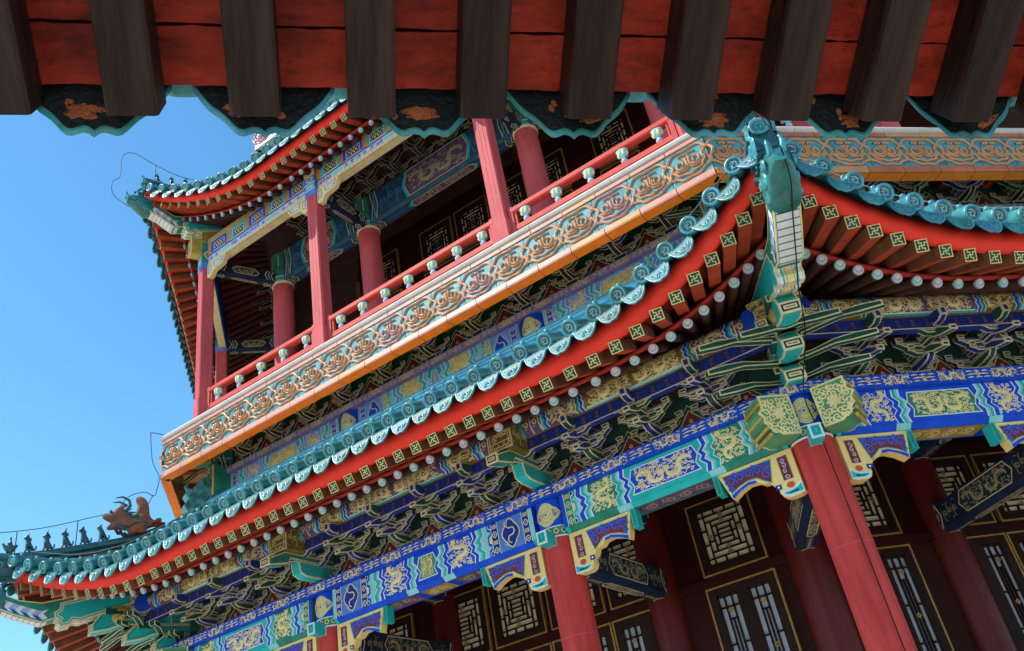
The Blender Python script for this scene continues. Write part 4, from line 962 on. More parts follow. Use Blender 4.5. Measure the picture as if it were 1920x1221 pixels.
def vase():
    mb = MB(); T = lambda x, y, h: (x, y, h)
    mb.lathe([(.025, 0), (.045, .02), (.05, .05), (.03, .085), (.022, .10)], T, 'lilac', 12)
    mb.lathe([(.022, .10), (.045, .115), (.065, .14), (.05, .165), (.075, .19), (.085, .215), (.03, .225)], lambda x, y, h: (x*1.05, y*.8, h), 'aqua', 12)
    for a in range(6): mb.lathe([(.0, .12), (.018, .14), (.022, .17), (.014, .20), (0, .215)], lambda x, y, h: (.062*math.cos(a*1.047)+x, .05*math.sin(a*1.047)+y, h), 'cream' if a % 2 else 'pale_line', 7)
    return mb
vm = vase().mesh('vase_baluster')
def railing(k, x0, x1):
    d = PD; mb = MB(); L = x1-x0
    prof = [(d-.05, 13.03), (d+.04, 13.03), (d+.055, 13.05), (d+.055, 13.11), (d+.03, 13.135), (d-.04, 13.135)]
    mb.prism(prof, lambda a, b, c: (c, -a, b), x0, x1, 'rail_red')
    for z0, z1 in ((12.72, 12.80), (12.27, 12.36)): mb.box(x0, x1, -d-.04, -d+.04, z0, z1, 'rail_red')
    mb.box(x0+.1, x1-.1, -d-.012, -d+.012, 12.36, 12.72, 'rafter_brown')
    for x in (x0+.035, x1-.035): mb.box(x-.035, x+.035, -d-.05, -d+.05, 12.22, 13.14, 'post_red')
    for x in (x0+.1, x1-.1): mb.box(x-.012, x+.012, -d-.03, -d+.03, 12.3, 13.04, 'rail_red')
    r_ = obj('railing', mb, tower, RZ(k))
    n = max(3, round(L/.5)); 
    for i in range(n):
        u = x0+.25+(L-.5)*i/(n-1); obj('vase_baluster', vm, r_, RZ(k) @ Matrix.Translation((u, -d, 12.80)))
for k, a, b in ((0, -PC+.14, -PU-.13), (0, -PU+.13, PU-.13), (0, PU+.13, PC-.14), (1, -PC+.14, -PU-.13), (-1, PU+.13, PC-.14)): railing(k, a, b)
def hanging_beam(k, x0, x1, seed):
    mb = MB(); d = 11.33; T = front(d); rg = random.Random(seed)
    mb.box(x0, x1, -d, -d+.2, 16.0, 16.40, 'deep_blue'); mb.box(x0, x1, -d+.02, -d+.18, 15.80, 16.0, 'sky_blue')
    mb.rect(x0, x1, 16.27, 16.40, T, 'old_gold', .002); scrolls(mb, T, x0+.05, x1-.05, 16.28, 16.39, seed, 'tan_line', .14)
    n = max(2, round((x1-x0)/.55)); u = (x1-x0)/n
    for i in range(n):
        a = x0+i*u; c1 = 'blue' if (i+seed) % 2 else 'teal'
        mb.rect(a, a+.10, 16.0, 16.27, T, 'orange_tile', .003)
        mb.rect(a+.10, a+u, 16.0, 16.27, T, c1, .003); mb.rect(a+.10, a+u, 16.0, 16.012, T, 'white', .004)
        p = [(a+.17, 16.03), (a+u-.05, 16.03), (a+u-.05, 16.21), (a+.17, 16.21)]
        ins = mb.frame(p, .01, T, 'white', .006); mb.poly(ins, T, 'dark', .005)
        for j in range(4): mb.frame(quatre(a+.22+j*(u-.32)/3, 16.12, .032, .06, 12), .015, T, 'cream' if j in (1, 2) else 'lilac', .008)
    T2 = front(d-.02)
    mb.rect(x0, x1, 15.86, 16.0, T2, 'lilac', .002)
    for i in range(int((x1-x0)/.30)):
        a = x0+.05+i*.30
        if i % 4 == 1: mb.rect(a, a+.28, 15.88, 15.98, T2, 'aqua', .004); mb.frame([(a, 15.875), (a+.28, 15.875), (a+.28, 15.985), (a, 15.985)], .012, T2, 'white', .005)
        else:
            for j in range(4): mb.ribbon(spiral(a+.04+j*.07, 15.93+rg.uniform(-.02, .02), .035, rg.uniform(0, 6), 1.1, 8), .016, T2, rg.choice(('blue', 'blue', 'white')), .003)
    mb.rect(x0, x1, 15.86, 15.872, T2, 'white', .004); mb.rect(x0, x1, 15.80, 15.86, T2, 'gold', .002); scrolls(mb, T2, x0, x1, 15.805, 15.855, seed, 'orange_lip', .09)
    mb.rect(x0, x1, d-.17, d-.03, under(15.80), 'gold', .002)
    return obj('hanging_beam', mb, tower, RZ(k))
for i, (k, a, b) in enumerate(((0, -PC+.13, -PU-.125), (0, -PU+.125, PU-.125), (0, PU+.125, PC-.13), (-1, PU+.125, PC-.13), (1, -PC+.13, -PU-.125))): hanging_beam(k, a, b, 3+i)
def small_brace():
    mb = MB(); T = lambda a, b, c: (a, -c, b); z = 15.795
    pr = [(0, z), (0, z-.30), (.05, z-.33), (.12, z-.31), (.14, z-.24), (.20, z-.20), (.30, z-.19), (.42, z-.17), (.50, z-.02), (.50, z)]
    mb.oprism(pr, T, 11.24, 11.33, 'cream', 'pale_line', .02)
    TT = front(11.33)
    for q in ([(.16, z-.03), (.45, z-.03), (.40, z-.14), (.20, z-.155)], [(.03, z-.04), (.11, z-.04), (.11, z-.22), (.03, z-.24)]):
        ins = mb.frame(q, .009, TT, 'dark', .004); mb.poly(ins, TT, 'white', .003)
    for i in range(4): mb.ribbon(spiral(.21+i*.06, z-.085, .028, i, 1.1, 9, 1 if i % 2 else -1), .011, TT, 'deep_blue', .004)
    for i in range(3): mb.ribbon(spiral(.07, z-.08-i*.05, .022, i, 1.1, 8), .01, TT, 'deep_blue', .004)
    return mb
sbm = small_brace().mesh('corner_brace')
for k, u, sg in ((0, -PC+.13, 1), (0, -PU-.125, -1), (0, -PU+.125, 1), (0, PU-.125, -1), (-1, PC-.13, -1)):
    obj('corner_brace', sbm, tower, RZ(k) @ Matrix.Translation((u, 0, 0)) @ (Matrix.Scale(-1, 4, (1, 0, 0)) if sg < 0 else Matrix()))
# gilded corner boss beneath the upper corner beam
for k in (-1, 0, -2):
    mb = MB(); Cq = lambda p, q, c: (c, p, q)
    mb.oprism([(-.11, 16.42), (.11, 16.42), (.11, 16.9), (-.11, 16.9)], Cq, 12.0, 12.32, 'old_gold', 'gold', .02, back=True)
    T = lambda a, b, h: (12.32+h, a, b)
    for i in range(3): mb.ribbon(spiral(0, 16.5+i*.13, .055, i, 1.3, 10, 1 if i % 2 else -1), .02, T, 'gold', .005)
    mb.oprism([(-.09, 16.05), (.09, 16.05), (.12, 16.28), (.12, 16.4), (-.12, 16.4), (-.12, 16.28)], Cq, 11.95, 12.5, 'old_gold', 'pale_line', .014, back=True)
    obj('gilded_beam_head', mb, tower, hip_M(k))
# ---- inner row: columns and painted beams of the upper gallery
ID = 9.87; IC = ID*T22; IU = 1.80
mb = MB(); mb.lathe([(.2, 12.2), (.203, 14.), (.198, 15.72)], lambda x, y, h: (x, y, h), 'post_red', 24); icm = mb.mesh('column')
mb = MB(); mb.lathe([(.2, 15.71), (.22, 15.72), (.22, 15.76)], lambda x, y, h: (x, y, h), 'pale_line', 24); mb.lathe([(.214, 15.76), (.214, 15.85)], lambda x, y, h: (x, y, h), 'teal', 24)
mb.lathe([(.22, 15.85), (.22, 15.87)], lambda x, y, h: (x, y, h), 'white', 24); mb.lathe([(.212, 15.87), (.212, 16.45)], lambda x, y, h: (x, y, h), 'green', 24)
Tm = lambda a, b, h: ((.212+h)*math.sin(a/.212), -(.212+h)*math.cos(a/.212), b)
mb.rect(-.09, .09, 15.9, 16.1, Tm, 'old_gold', .003); mb.frame([(-.1, 16.12), (.1, 16.12), (.1, 16.4), (-.1, 16.4)], .02, Tm, 'pale_line', .003); ihm = mb.mesh('column_head')
for k, u in ((0, -IC), (0, -IU), (0, IU), (0, IC), (-1, IU), (-1, -IU), (1, -IU)):
    M = RZ(k) @ Matrix.Translation((u, -ID, 0)); c = obj('column', icm, tower, M); obj('column_head', ihm, c, M)
def dim_beam(name, parent, M, L, w_, h_, seed, warm=False):        # beam along +X from 0..L, top at z 0, centred on y 0; dark paint with pale outlines
    mb = MB(); ch = .05; prof = [(-w_/2, 0), (-w_/2, -h_+ch), (-w_/2+ch, -h_), (w_/2-ch, -h_), (w_/2, -h_+ch), (w_/2, 0)]
    mb.prism(prof, lambda a, b, c: (c, a, b), 0, L, 'slate_blue' if warm else 'ink_blue')
    faces = [(lambda a, b, h: (a, -w_/2-h, b), -h_+ch, 0), (lambda a, b, h: (a, w_/2+h, b), -h_+ch, 0), (lambda a, b, h: (a, b, -h_-h), -w_/2+ch, w_/2-ch)]
    for q, (T, a, b) in enumerate(faces):
        hh = b-a; m = (a+b)/2
        for sg, xe in ((1, 0), (-1, L)):
            x = xe+sg*.05
            for t in range(3):
                zl = [(x+sg*t*.06, a), (x+sg*(t*.06+.05), m), (x+sg*t*.06, b)]; mb.ribbon(zl, .018, T, 'teal' if warm and t == 1 else 'pale_line' if t != 1 else 'aqua', .003)
            mb.ribbon([(x, a), (x+sg*.12, b)], .012, T, 'tan_line', .003); mb.ribbon([(x+sg*.12, a), (x, b)], .012, T, 'tan_line', .003)
        c0, c1 = L*.27, L*.73; p = [(c0, m), (c0+.09, a+.02), (c1-.09, a+.02), (c1, m), (c1-.09, b-.02), (c0+.09, b-.02)]
        if warm: mb.poly([(x_*1.0 + (-.06 if x_ < L/2 else .06), m+(y_-m)*1.0) for x_, y_ in p], T, 'teal', .001)
        ins = mb.frame(p, .014, T, 'pale_line', .003); mb.poly(ins, T, 'dusk_purple' if warm else 'ink_teal', .002)
        for sg in (-1, 1): dragon(mb, lambda x_, y_, h_: T(x_, y_, h_+.002), L/2+sg*(c1-c0)*.22, m, (c1-c0)*.42, hh*.8, seed+q+sg, 'tan_line', -sg, .7)
        for xa, xb in ((.26, c0-.04), (c1+.04, L-.26)):
            if xb-xa > .1: scrolls(mb, T, xa, xb, a+.04, b-.04, seed+q+3, 'sky_blue' if warm else 'tan_line', hh*.28)
    return obj(name, mb, parent, M)
for k, a, b in ((0, -IC+.18, -IU-.18), (0, -IU+.18, IU-.18), (0, IU+.18, IC-.18), (-1, IU+.18, IC-.18), (-1, -IU+.18, IU-.18)):
    dim_beam('inner_beam', tower, RZ(k) @ Matrix.Translation((a, -ID, 16.46)), b-a, .30, .70, 7+int(a), True)
Rm90 = Matrix.Rotation(R(-90), 4, 'Z')
for k, u in ((0, -PU), (0, PU), (-1, PU)):
    dim_beam('tie_beam', tower, RZ(k) @ Matrix.Translation((u, -ID-.15, 15.98)) @ Rm90, PD-ID-.26, .2, .26, 5)
for k in (0, -1): dim_beam('tie_beam', tower, hip_M(k) @ Matrix.Translation((ID/C22+.18, 0, 15.98)), (PD-ID)/C22-.3, .2, .26, 5)
# ground storey tie beams from the columns to the wall
for k, u in ((0, -CU), (0, CU), (1, -CU), (1, CU)):
    dim_beam('tie_beam', tower, RZ(k) @ Matrix.Translation((u, -9.0, 8.27)) @ Rm90, CD-9.0-.2, .26, .36, 3)
    dim_beam('tie_beam', tower, RZ(k) @ Matrix.Translation((u, -9.0, 9.36)) @ Rm90, CD-9.0-.2, .30, .45, 4)
for k in (0, 1, -1):
    dim_beam('tie_beam', tower, hip_M(k) @ Matrix.Translation((9.0/C22, 0, 8.27)), (CD-9.0)/C22-.2, .26, .36, 3); dim_beam('tie_beam', tower, hip_M(k) @ Matrix.Translation((9.0/C22, 0, 9.36)), (CD-9.0)/C22-.2, .3, .45, 4)
# ---- lattice windows and doors
def bars(mb, T, x0, x1, z0, z1, segs, wd, m, h0=.0, h1=.03):
    X = lambda a: (x0+x1)/2+a*(x1-x0)/2
    Z = lambda b: (z0+z1)/2+b*(z1-z0)/2
    for a, b, c, d in segs:
        xa, xb, za, zb = min(X(a), X(c))-wd/2, max(X(a), X(c))+wd/2, min(Z(b), Z(d))-wd/2, max(Z(b), Z(d))+wd/2
        P = [(xa, za), (xb, za), (xb, zb), (xa, zb)]
        for i in range(4): j = (i+1) % 4; mb.face([T(*P[i], h0), T(*P[j], h0), T(*P[j], h1), T(*P[i], h1)], m)
        mb.face([T(*p, h1) for p in P], m)
def rectseg(a, b): return [(-a, -b, a, -b), (a, -b, a, b), (a, b, -a, b), (-a, b, -a, -b)]
WSEG = rectseg(.99, .99)+rectseg(.74, .78)+rectseg(.50, .56)+rectseg(.30, .17)
for s in (-1, 1):
    WSEG += [(x, s*.78, x, s*.99) for x in (-.74, -.25, .25, .74)]+[(s*.74, y, s*.99, y) for y in (-.78, -.26, .26, .78)]
    WSEG += [(-.74, s*.56, -.5, s*.56), (.74, s*.56, .5, s*.56), (-.5, s*.36, .5, s*.36), (s*.30, -.36, s*.30, .36), (s*.3, 0, s*.5, 0), (s*.5, s*.17, s*.74, s*.17)]
WSEG += [(-.30, 0, .30, 0)]
DSEG = rectseg(.98, .99)+[(-.36, -.99, -.36, .99), (.36, -.99, .36, .99)]
for s in (-1, 1):
    DSEG += [(-1, s*.9, 1, s*.9), (-.36, s*.8, .36, s*.8), (0, -.8, 0, .8)] if s == 1 else [(-1, -.9, 1, -.9), (-.36, -.8, .36, -.8)]
    DSEG += [(s*.36, y, s*1, y) for y in (-.6, -.3, 0, .3, .6)]
def window_mesh(w_, h_, seg, pane, wd=.022, two=False):
    """returns frame, lattice and pane meshes; centre at the origin, facing -Y"""
    T = lambda a, b, h: (a, -h, b); fr = MB(); la = MB(); pn = MB()
    P = [(-w_/2, -h_/2), (w_/2, -h_/2), (w_/2, h_/2), (-w_/2, h_/2)]
    g = inset(P, .022); g2 = inset(g, .07)
    for A, B_, m, h in ((P, g, 'trim_gold', .055), (g, g2, 'lattice', .045)):
        for i in range(4):
            j = (i+1) % 4; fr.face([T(*A[i], h), T(*A[j], h), T(*B_[j], h), T(*B_[i], h)], m)
            fr.face([T(*A[i], 0), T(*A[j], 0), T(*A[j], h), T(*A[i], h)], m); fr.face([T(*B_[i], 0), T(*B_[j], 0), T(*B_[j], h), T(*B_[i], h)], m)
    leaves = [(g2[0][0], g2[1][0])] if not two else [(g2[0][0], -.05), (.05, g2[1][0])]
    if two: fr.box(-.05, .05, -.045, 0, g2[0][1], g2[2][1], 'lattice')
    for a, b in leaves:
        bars(la, T, a+.03, b-.03, g2[0][1]+.03, g2[2][1]-.03, seg, wd, 'lattice', .01, .04)
        bars(la, T, a, b, g2[0][1], g2[2][1], rectseg(1, 1), .05, 'lattice', .0, .045)
        cx, cz, ww, hh = (a+b)/2, (g2[0][1]+g2[2][1])/2, (b-a)/2, (g2[2][1]-g2[0][1])/2
        for x, y in (((0, .66), (0, -.66), (.62, 0), (-.62, 0), (0, .45), (0, -.45)) if not two else ((0, .85), (0, .5), (0, 0), (0, -.5), (0, -.85))):
            p = quatre(cx+x*ww, cz+y*hh, .032, .032, 16); la.frame(p, .012, T, 'trim_gold', .046); la.frame(quatre(cx+x*ww, cz+y*hh, .015, .015, 12), .008, T, 'trim_gold', .047)
        pn.rect(a, b, g2[0][1], g2[2][1], T, pane, .006)
    return fr.mesh('window'), la.mesh('lattice'), pn.mesh('pane')
WIN = window_mesh(.88, .95, WSEG, 'paper', .016); DOOR = window_mesh(.94, 3.2, DSEG, 'glass_pane', .02, True)
UW = window_mesh(.80, .95, WSEG, 'paper', .026); UD = window_mesh(.80, 2.9, [(x, y, x2, y2) for x, y, x2, y2 in DSEG], 'paper', .026, True)
def put_win(k, u, d, z, W3, nm):
    M = RZ(k) @ Matrix.Translation((u, -d, z)); a = obj(nm, W3[0], tower, M); obj('lattice', W3[1], a, M); obj('pane', W3[2], a, M)
WU = [-2.83, -1.44, -.48, .48, 1.44, 2.83]
for k, us in ((0, WU), (1, WU[:4]), (-1, WU[4:])):
    for u in us: put_win(k, u, 9.003, 8.475, WIN, 'window'); put_win(k, u, 9.003, 7.86-1.6, DOOR, 'door')
UWU = [-2.75, -1.35, -.45, .45, 1.35, 2.75]
for k, us in ((0, UWU), (-1, UWU[3:])):
    for u in us: put_win(k, u, 8.303, 16.05, UW, 'window'); put_win(k, u, 8.303, 14.05, UD, 'door')
mb = MB()                                                       # rails and inner columns on the ground storey wall
for k in (0, 1, -1):
    for u in (-CU, CU): 
        c = MB(); c.lathe([(.24, 3.75), (.24, 9.3)], lambda x, y, h: (x, y, h), 'inner_red', 20); obj('column', c, tower, RZ(k) @ Matrix.Translation((u, -8.95, 0)))
    c = MB(); c.lathe([(.25, 3.75), (.25, 9.3)], lambda x, y, h: (9.68+x, y, h), 'inner_red', 20); obj('column', c, tower, hip_M(k))
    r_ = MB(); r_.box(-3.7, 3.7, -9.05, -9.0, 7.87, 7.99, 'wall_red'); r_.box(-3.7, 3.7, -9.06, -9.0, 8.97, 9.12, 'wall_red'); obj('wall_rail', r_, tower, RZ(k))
# ---- ornament on the ridge corner, third-storey board far above
def curl_ornament(k):
    mb = MB(); M = hip_M(k); T = lambda a, b, c: (a, c, b); x = 12.05
    pr = [(x-.05, 10.95), (x+.32, 10.85), (x+.42, 11.0), (x+.34, 11.12), (x+.40, 11.2), (x+.34, 11.28), (x+.22, 11.24), (x+.24, 11.36), (x+.14, 11.50), (x+.0, 11.5), (x-.06, 11.38), (x+.02, 11.30), (x-.05, 11.2)]
    mb.prism(pr, T, -.10, .10, 'glaze')
    for sy in (-1, 1):
        Ts = lambda a, b, h: (a, sy*(.10+h), b)
        for a, b, r_ in ((x+.07, 11.40, .085), (x+.1, 11.15, .08), (x+.26, 11.16, .07), (x+.2, 10.98, .07), (x+.34, 11.0, .05)): mb.ribbon(spiral(a, b, r_, b*9, 1.4, 14, sy), .03, Ts, 'glaze_pale', .03)
    mb.tube([(x+.3, 0, 11.22), (x+.37, .0, 11.36), (x+.33, 0, 11.44)], [.04, .035, .01], 'glaze', 8)
    return obj('ridge_ornament', mb, tower, M)
curl_ornament(0); curl_ornament(-1)
mb = MB(); d = 10.35; L = d*T22
for k in (0, -1, 1):
    mb = MB(); mb.prism([(-L, d), (L, d), (L-.4, d-.8), (-L+.4, d-.8)], lambda a, b, c: (a, -b, c), 19.28, 19.86, 'lilac'); T = front(d)
    for i in range(19): ruyi(mb, T, -L+(i+.5)*2*L/19, 19.57, 2*L/19, .46, 'pink_tile')
    mb.rect(-L, L, 19.28, 19.34, T, 'pink_tile', .004); mb.rect(-L, L, 19.80, 19.86, T, 'pink_tile', .004); mb.box(-L, L, -d-.03, -d+.3, 19.865, 19.93, 'stone'); mb.rect(-L, L, d-.3, d, under(19.28), 'stone', .002)
    obj('balcony_board', mb, tower, RZ(k))
# ------------------------------------------------------------------ figures on the ridges
def skin(name, pts, edges, rad, m, sub=1):
    me = bpy.data.meshes.new(name); me.from_pydata(pts, edges, []); o = bpy.data.objects.new(name, me); COL.objects.link(o)
    me.materials.append(MT[m]); md = o.modifiers.new('skin', 'SKIN'); md.use_smooth_shade = True
    for v, r_ in zip(me.skin_vertices[0].data, rad): v.radius = (r_, r_)
    me.skin_vertices[0].data[0].use_root = True
    s_ = o.modifiers.new('sub', 'SUBSURF'); s_.levels = sub; s_.render_levels = sub
    return o
def seated_beast(loc, yaw, s, m, mane, label, group, lean=0.):
    # pelvis, chest, neck, head, snout, tail root, tail tip, hind knees/hocks/paws, forelegs
    p = [(0, 0, .26), (.10, 0, .42), (.20, 0, .60), (.22+lean, 0, .78), (.30+lean, 0, .90), (.46+lean, 0, .86), (-.16, 0, .14), (-.28, 0, .26), (-.24, 0, .46)]
    e = [(0, 1), (1, 2), (2, 3), (3, 4), (4, 5), (0, 6), (6, 7), (7, 8)]; r_ = [.19, .17, .16, .12, .135, .075, .08, .06, .05]
    for sy in (-1, 1):
        b = len(p); p += [(.16, sy*.15, .24), (.0, sy*.17, .08), (.14, sy*.17, .03), (.24, sy*.11, .40), (.26, sy*.12, .18), (.32, sy*.12, .03)]
        e += [(0, b), (b, b+1), (b+1, b+2), (2, b+3), (b+3, b+4), (b+4, b+5)]; r_ += [.10, .07, .055, .08, .06, .06]
        c = len(p); p += [(.24+lean, sy*.10, 1.0), (.18+lean, sy*.13, 1.10+mane*.1)]; e += [(4, c), (c, c+1)]; r_ += [.05, .025]
    if mane:
        for j, (x, z) in enumerate(((.12, .92), (.02, .84), (.0, .70))): c = len(p); p.append((x+lean, 0, z+mane*.08)); e.append(((4, 3, 3)[j], c)); r_.append(.07+.03*mane)
    o = skin('ridge_figure', [(x*s, y*s, z*s) for x, y, z in p], e, [q*s for q in r_], m)
    o.location = loc; o.rotation_euler = (0, 0, yaw); tag(o, label, 'roof figure', group)
    return o
def hp(k, r_, z): a = R(-67.5+45*k); return (r_*math.cos(a), r_*math.sin(a), z)
ya = R(-112.5)
def rz_at(path, r_):
    for (a, za), (b, zb_) in zip(path[:-1], path[1:]):
        if a <= r_ <= b: return za+(zb_-za)*(r_-a)/(b-a)
    return path[-1][1]
G = 'glazed figures in a row on the lower left roof ridge'
for r_, mn, ln, lb in ((14.52, .6, 0, 'small dark glazed beast with a tufted head, beside the robed rider'),
                       (14.29, 1.6, -.02, 'small dark glazed beast with a broad flat crest, second from the robed rider'),
                       (14.05, 1., .0, 'small dark maned beast, middle of the row on the lower left ridge'),
                       (13.81, .2, .03, 'small slender glazed beast with a brown chest, second from the horned beast'),
                       (13.57, 0, .04, 'small slender glazed beast with raised muzzle, nearest the big brown horned beast')):
    seated_beast(hp(-1, r_, rz_at(LH, r_)-.012), ya, .235, 'glaze_dark', mn, lb, G, ln)
def rider(loc, yaw, s, label):
    p = [(0, 0, .30), (.18, 0, .34), (.34, 0, .50), (.42, 0, .66), (.50, 0, .62), (-.22, 0, .38), (-.38, 0, .62), (.02, 0, .52), (.02, 0, .74), (.03, 0, .88), (.03, 0, 1.0), (.05, .14, .70), (.18, .10, .58), (.05, -.14, .70), (.18, -.10, .58), (.02, 0, .06), (.2, 0, .04), (.03, 0, 1.12)]
    e = [(0, 1), (1, 2), (2, 3), (3, 4), (0, 5), (5, 6), (0, 7), (7, 8), (8, 9), (9, 10), (8, 11), (11, 12), (8, 13), (13, 14), (0, 15), (15, 16), (10, 17)]
    o = skin('ridge_figure', [(x*s, y*s, z*s) for x, y, z in p], e, [q*s for q in (.2, .17, .1, .09, .03, .14, .07, .16, .14, .06, .085, .06, .05, .06, .05, .14, .1, .04)], 'glaze_dark')
    o.location = loc; o.rotation_euler = (0, 0, yaw); tag(o, label, 'roof figure', G); return o
rider(hp(-1, 14.78, rz_at(LH, 14.78)-.01), ya, .23, 'glazed robed rider on a bird at the outer end of the lower left ridge')
G2 = 'glazed figures in a row on the upper left roof ridge'
for r_, mn, lb in ((13.12, .3, 'small teal glazed beast nearest the tip of the upper left ridge'), (12.85, 1.2, 'small teal glazed beast with a flat crest, middle of the upper left ridge'), (12.58, .6, 'small teal glazed beast farthest from the tip of the upper left ridge')):
    seated_beast(hp(-1, r_, rz_at(UH, r_)-.012), ya, .21, 'glaze_dark', mn, lb, G2)
def horned_beast(k, r_, path, s, label, m='clay'):
    t = thing('horned_ridge_beast', label, 'roof ornament', hp(k, r_, rz_at(path, r_)-.02)); t.rotation_euler.z = R(-67.5+45*k); t['plain'] = 0
    P = [(-.26, 0, .08), (-.08, 0, .15), (.10, 0, .20), (.24, 0, .26), (.36, 0, .27), (.50, 0, .26), (.32, 0, .14), (.44, 0, .08), (-.04, 0, .30), (-.08, 0, .44), (-.05, 0, .56), (.04, 0, .62), (-.28, 0, .20), (-.34, 0, .30), (.47, 0, .33)]
    E_ = [(0, 1), (1, 2), (2, 3), (3, 4), (4, 5), (3, 6), (6, 7), (1, 8), (8, 9), (9, 10), (10, 11), (0, 12), (12, 13), (5, 14)]; Rr = [.12, .15, .14, .125, .095, .05, .075, .03, .11, .10, .085, .05, .08, .03, .03]
    for sy in (-1, 1):
        n0 = len(P); P += [(.30, sy*.10, .36), (.22, sy*.13, .42), (.06, sy*.14, .05), (.16, sy*.16, -.02)]; E_ += [(3, n0), (n0, n0+1), (1, n0+2), (n0+2, n0+3)]; Rr += [.05, .02, .07, .05]
    b = skin('body', [(x*s, y*s, z*s) for x, y, z in P], E_, [q*s for q in Rr], m, 2); b.parent = t
    for sy in (-1, 1):
        mn = MB()
        for j in range(6): mn.tube([(.26-.045*j, sy*.08, .33-.03*j), (.20-.06*j, sy*.145, .34-.045*j), (.12-.06*j, sy*.15, .36-.05*j)], [.03, .026, .006], 'glaze_dark', 6)
        for j in range(3): mn.tube([(.30-.06*j, sy*.08, .12-.03*j), (.25-.08*j, sy*.13, .06-.03*j), (.17-.08*j, sy*.13, .05-.03*j)], [.028, .022, .006], 'glaze_dark', 6)
        mn.lathe([(0, .02), (.02, .012), (.026, 0), (.02, -.012), (0, -.02)], lambda x, y, h: (.41+x, sy*(.075+h*.6), .33+y), 'glaze_dark', 8)
        o_ = link('mane', mn.mesh('mane'), t); o_.matrix_basis = Matrix.Scale(s, 4)
    for sy in (-1, 1):
        hn = MB(); hn.tube([(.20, sy*.07, .35), (.14, sy*.09, .44), (.16, sy*.10, .52), (.26, sy*.10, .57), (.36, sy*.09, .55)], [.03, .027, .022, .016, .006], 'glaze_dark', 8)
        h = link('horn', hn.mesh('horn'), t); h.matrix_basis = Matrix.Scale(s, 4)
    return t
horned_beast(-1, 13.12, LH, .98, 'large brown horned beast ornament on the lower left ridge, mouth open')
# ------------------------------------------------------------------ lightning wires
def catmull3(pts, n=6):
    P = [Vector(pts[0])]+[Vector(p) for p in pts]+[Vector(pts[-1])]; out = []
    for i in range(1, len(P)-2):
        for k in range(n):
            t = k/n; a, b, c, d = P[i-1:i+3]
            out.append(.5*((2*b)+(c-a)*t+(2*a-5*b+4*c-d)*t*t+(3*b-a-3*c+d)*t**3))
    out.append(P[-1]); return out
def wire(name, label, paths, stems, r_=.006, m='wire', soft=True):
    mb = MB()
    for p in paths: mb.tube(catmull3(p) if soft else [Vector(q) for q in p], r_, m, 6)
    for a, b in stems: mb.tube([a, b], r_*1.15, 'wire', 6)
    o = obj(name, mb); tag(o, label, 'wire'); return o
def eave_wire(E, k, us, h):
    M = RZ(k); P = []; S = []
    for i, u in enumerate(us):
        ue = (E.F[0]+E.F[2])*T22; c = max(0, (abs(u)-E.u1)/(ue-E.u1)); dt = E.Tl[0]+E.Tl[2]*c*c-.14
        b = M @ roof_pt(E, u, dt, .08); t = b+Vector((0, 0, h)); P.append(t); S.append((b-Vector((0, 0, .03)), t))
    return P, S
P1, S1 = eave_wire(LOW, 0, [-5.3+i*.885 for i in range(13)], .11)
wire('lightning_wire', 'thin grey wire on short stems running above the lower eave tiles of the front', [P1], S1)
P2, S2 = eave_wire(LOW, 1, [-5.3+i*.9 for i in range(7)], .12)
wire('lightning_wire', 'pale wire on short stems above the lower eave tiles of the right side', [P2], S2, m='wire_pale')
P3, S3 = eave_wire(UPP, 0, [-4.6+i*.75 for i in range(8)], .12)
tipu = Vector(hp(-1, 13.75, 17.35))
hz = lambda r_, dz, PTH: Vector(hp(-1, r_, rz_at(PTH, r_)+dz))
loop = [hz(12.45, .24, UH), hz(12.8, .30, UH), hz(13.2, .44, UH), Vector(hp(-1, 13.62, 18.28)), Vector(hp(-1, 13.82, 18.1)), Vector(hp(-1, 13.82, 17.62)), Vector(hp(-1, 13.95, 17.4)), Vector(hp(-1, 13.9, 17.1)), Vector(hp(-1, 13.62, 16.9))]
wire('lightning_wire', 'thin dark wire looping round the tip of the upper left roof corner', [P3, loop], S3+[(hz(13.2, -.02, UH), hz(13.2, .44, UH)), (hz(12.6, -.02, UH), hz(12.6, .27, UH))], .007)
l2 = [hz(14.95, .30, LH), hz(14.4, .34, LH), hz(13.75, .40, LH), hz(13.45, .44, LH), Vector(hp(-1, 13.28, 11.12)), Vector(hp(-1, 13.05, 11.22)), Vector(hp(-1, 12.90, 11.17)), Vector(hp(-1, 12.86, 11.30)), Vector(hp(-1, 12.84, 11.5)), Vector(hp(-1, 12.95, 11.75)), Vector(hp(-1, 13.0, 12.2)), Vector(hp(-1, 12.98, 12.26)), Vector(hp(-1, 12.75, 12.24))]
wire('lightning_wire', 'thin dark wire above the lower left ridge figures, rising past the balcony corner', [l2], [(hz(14.72, -.02, LH), hz(14.72, .31, LH)), (hz(13.95, -.02, LH), hz(13.95, .38, LH)), (hz(13.0, .4, LH), Vector(hp(-1, 12.92, 11.17)))], .007)
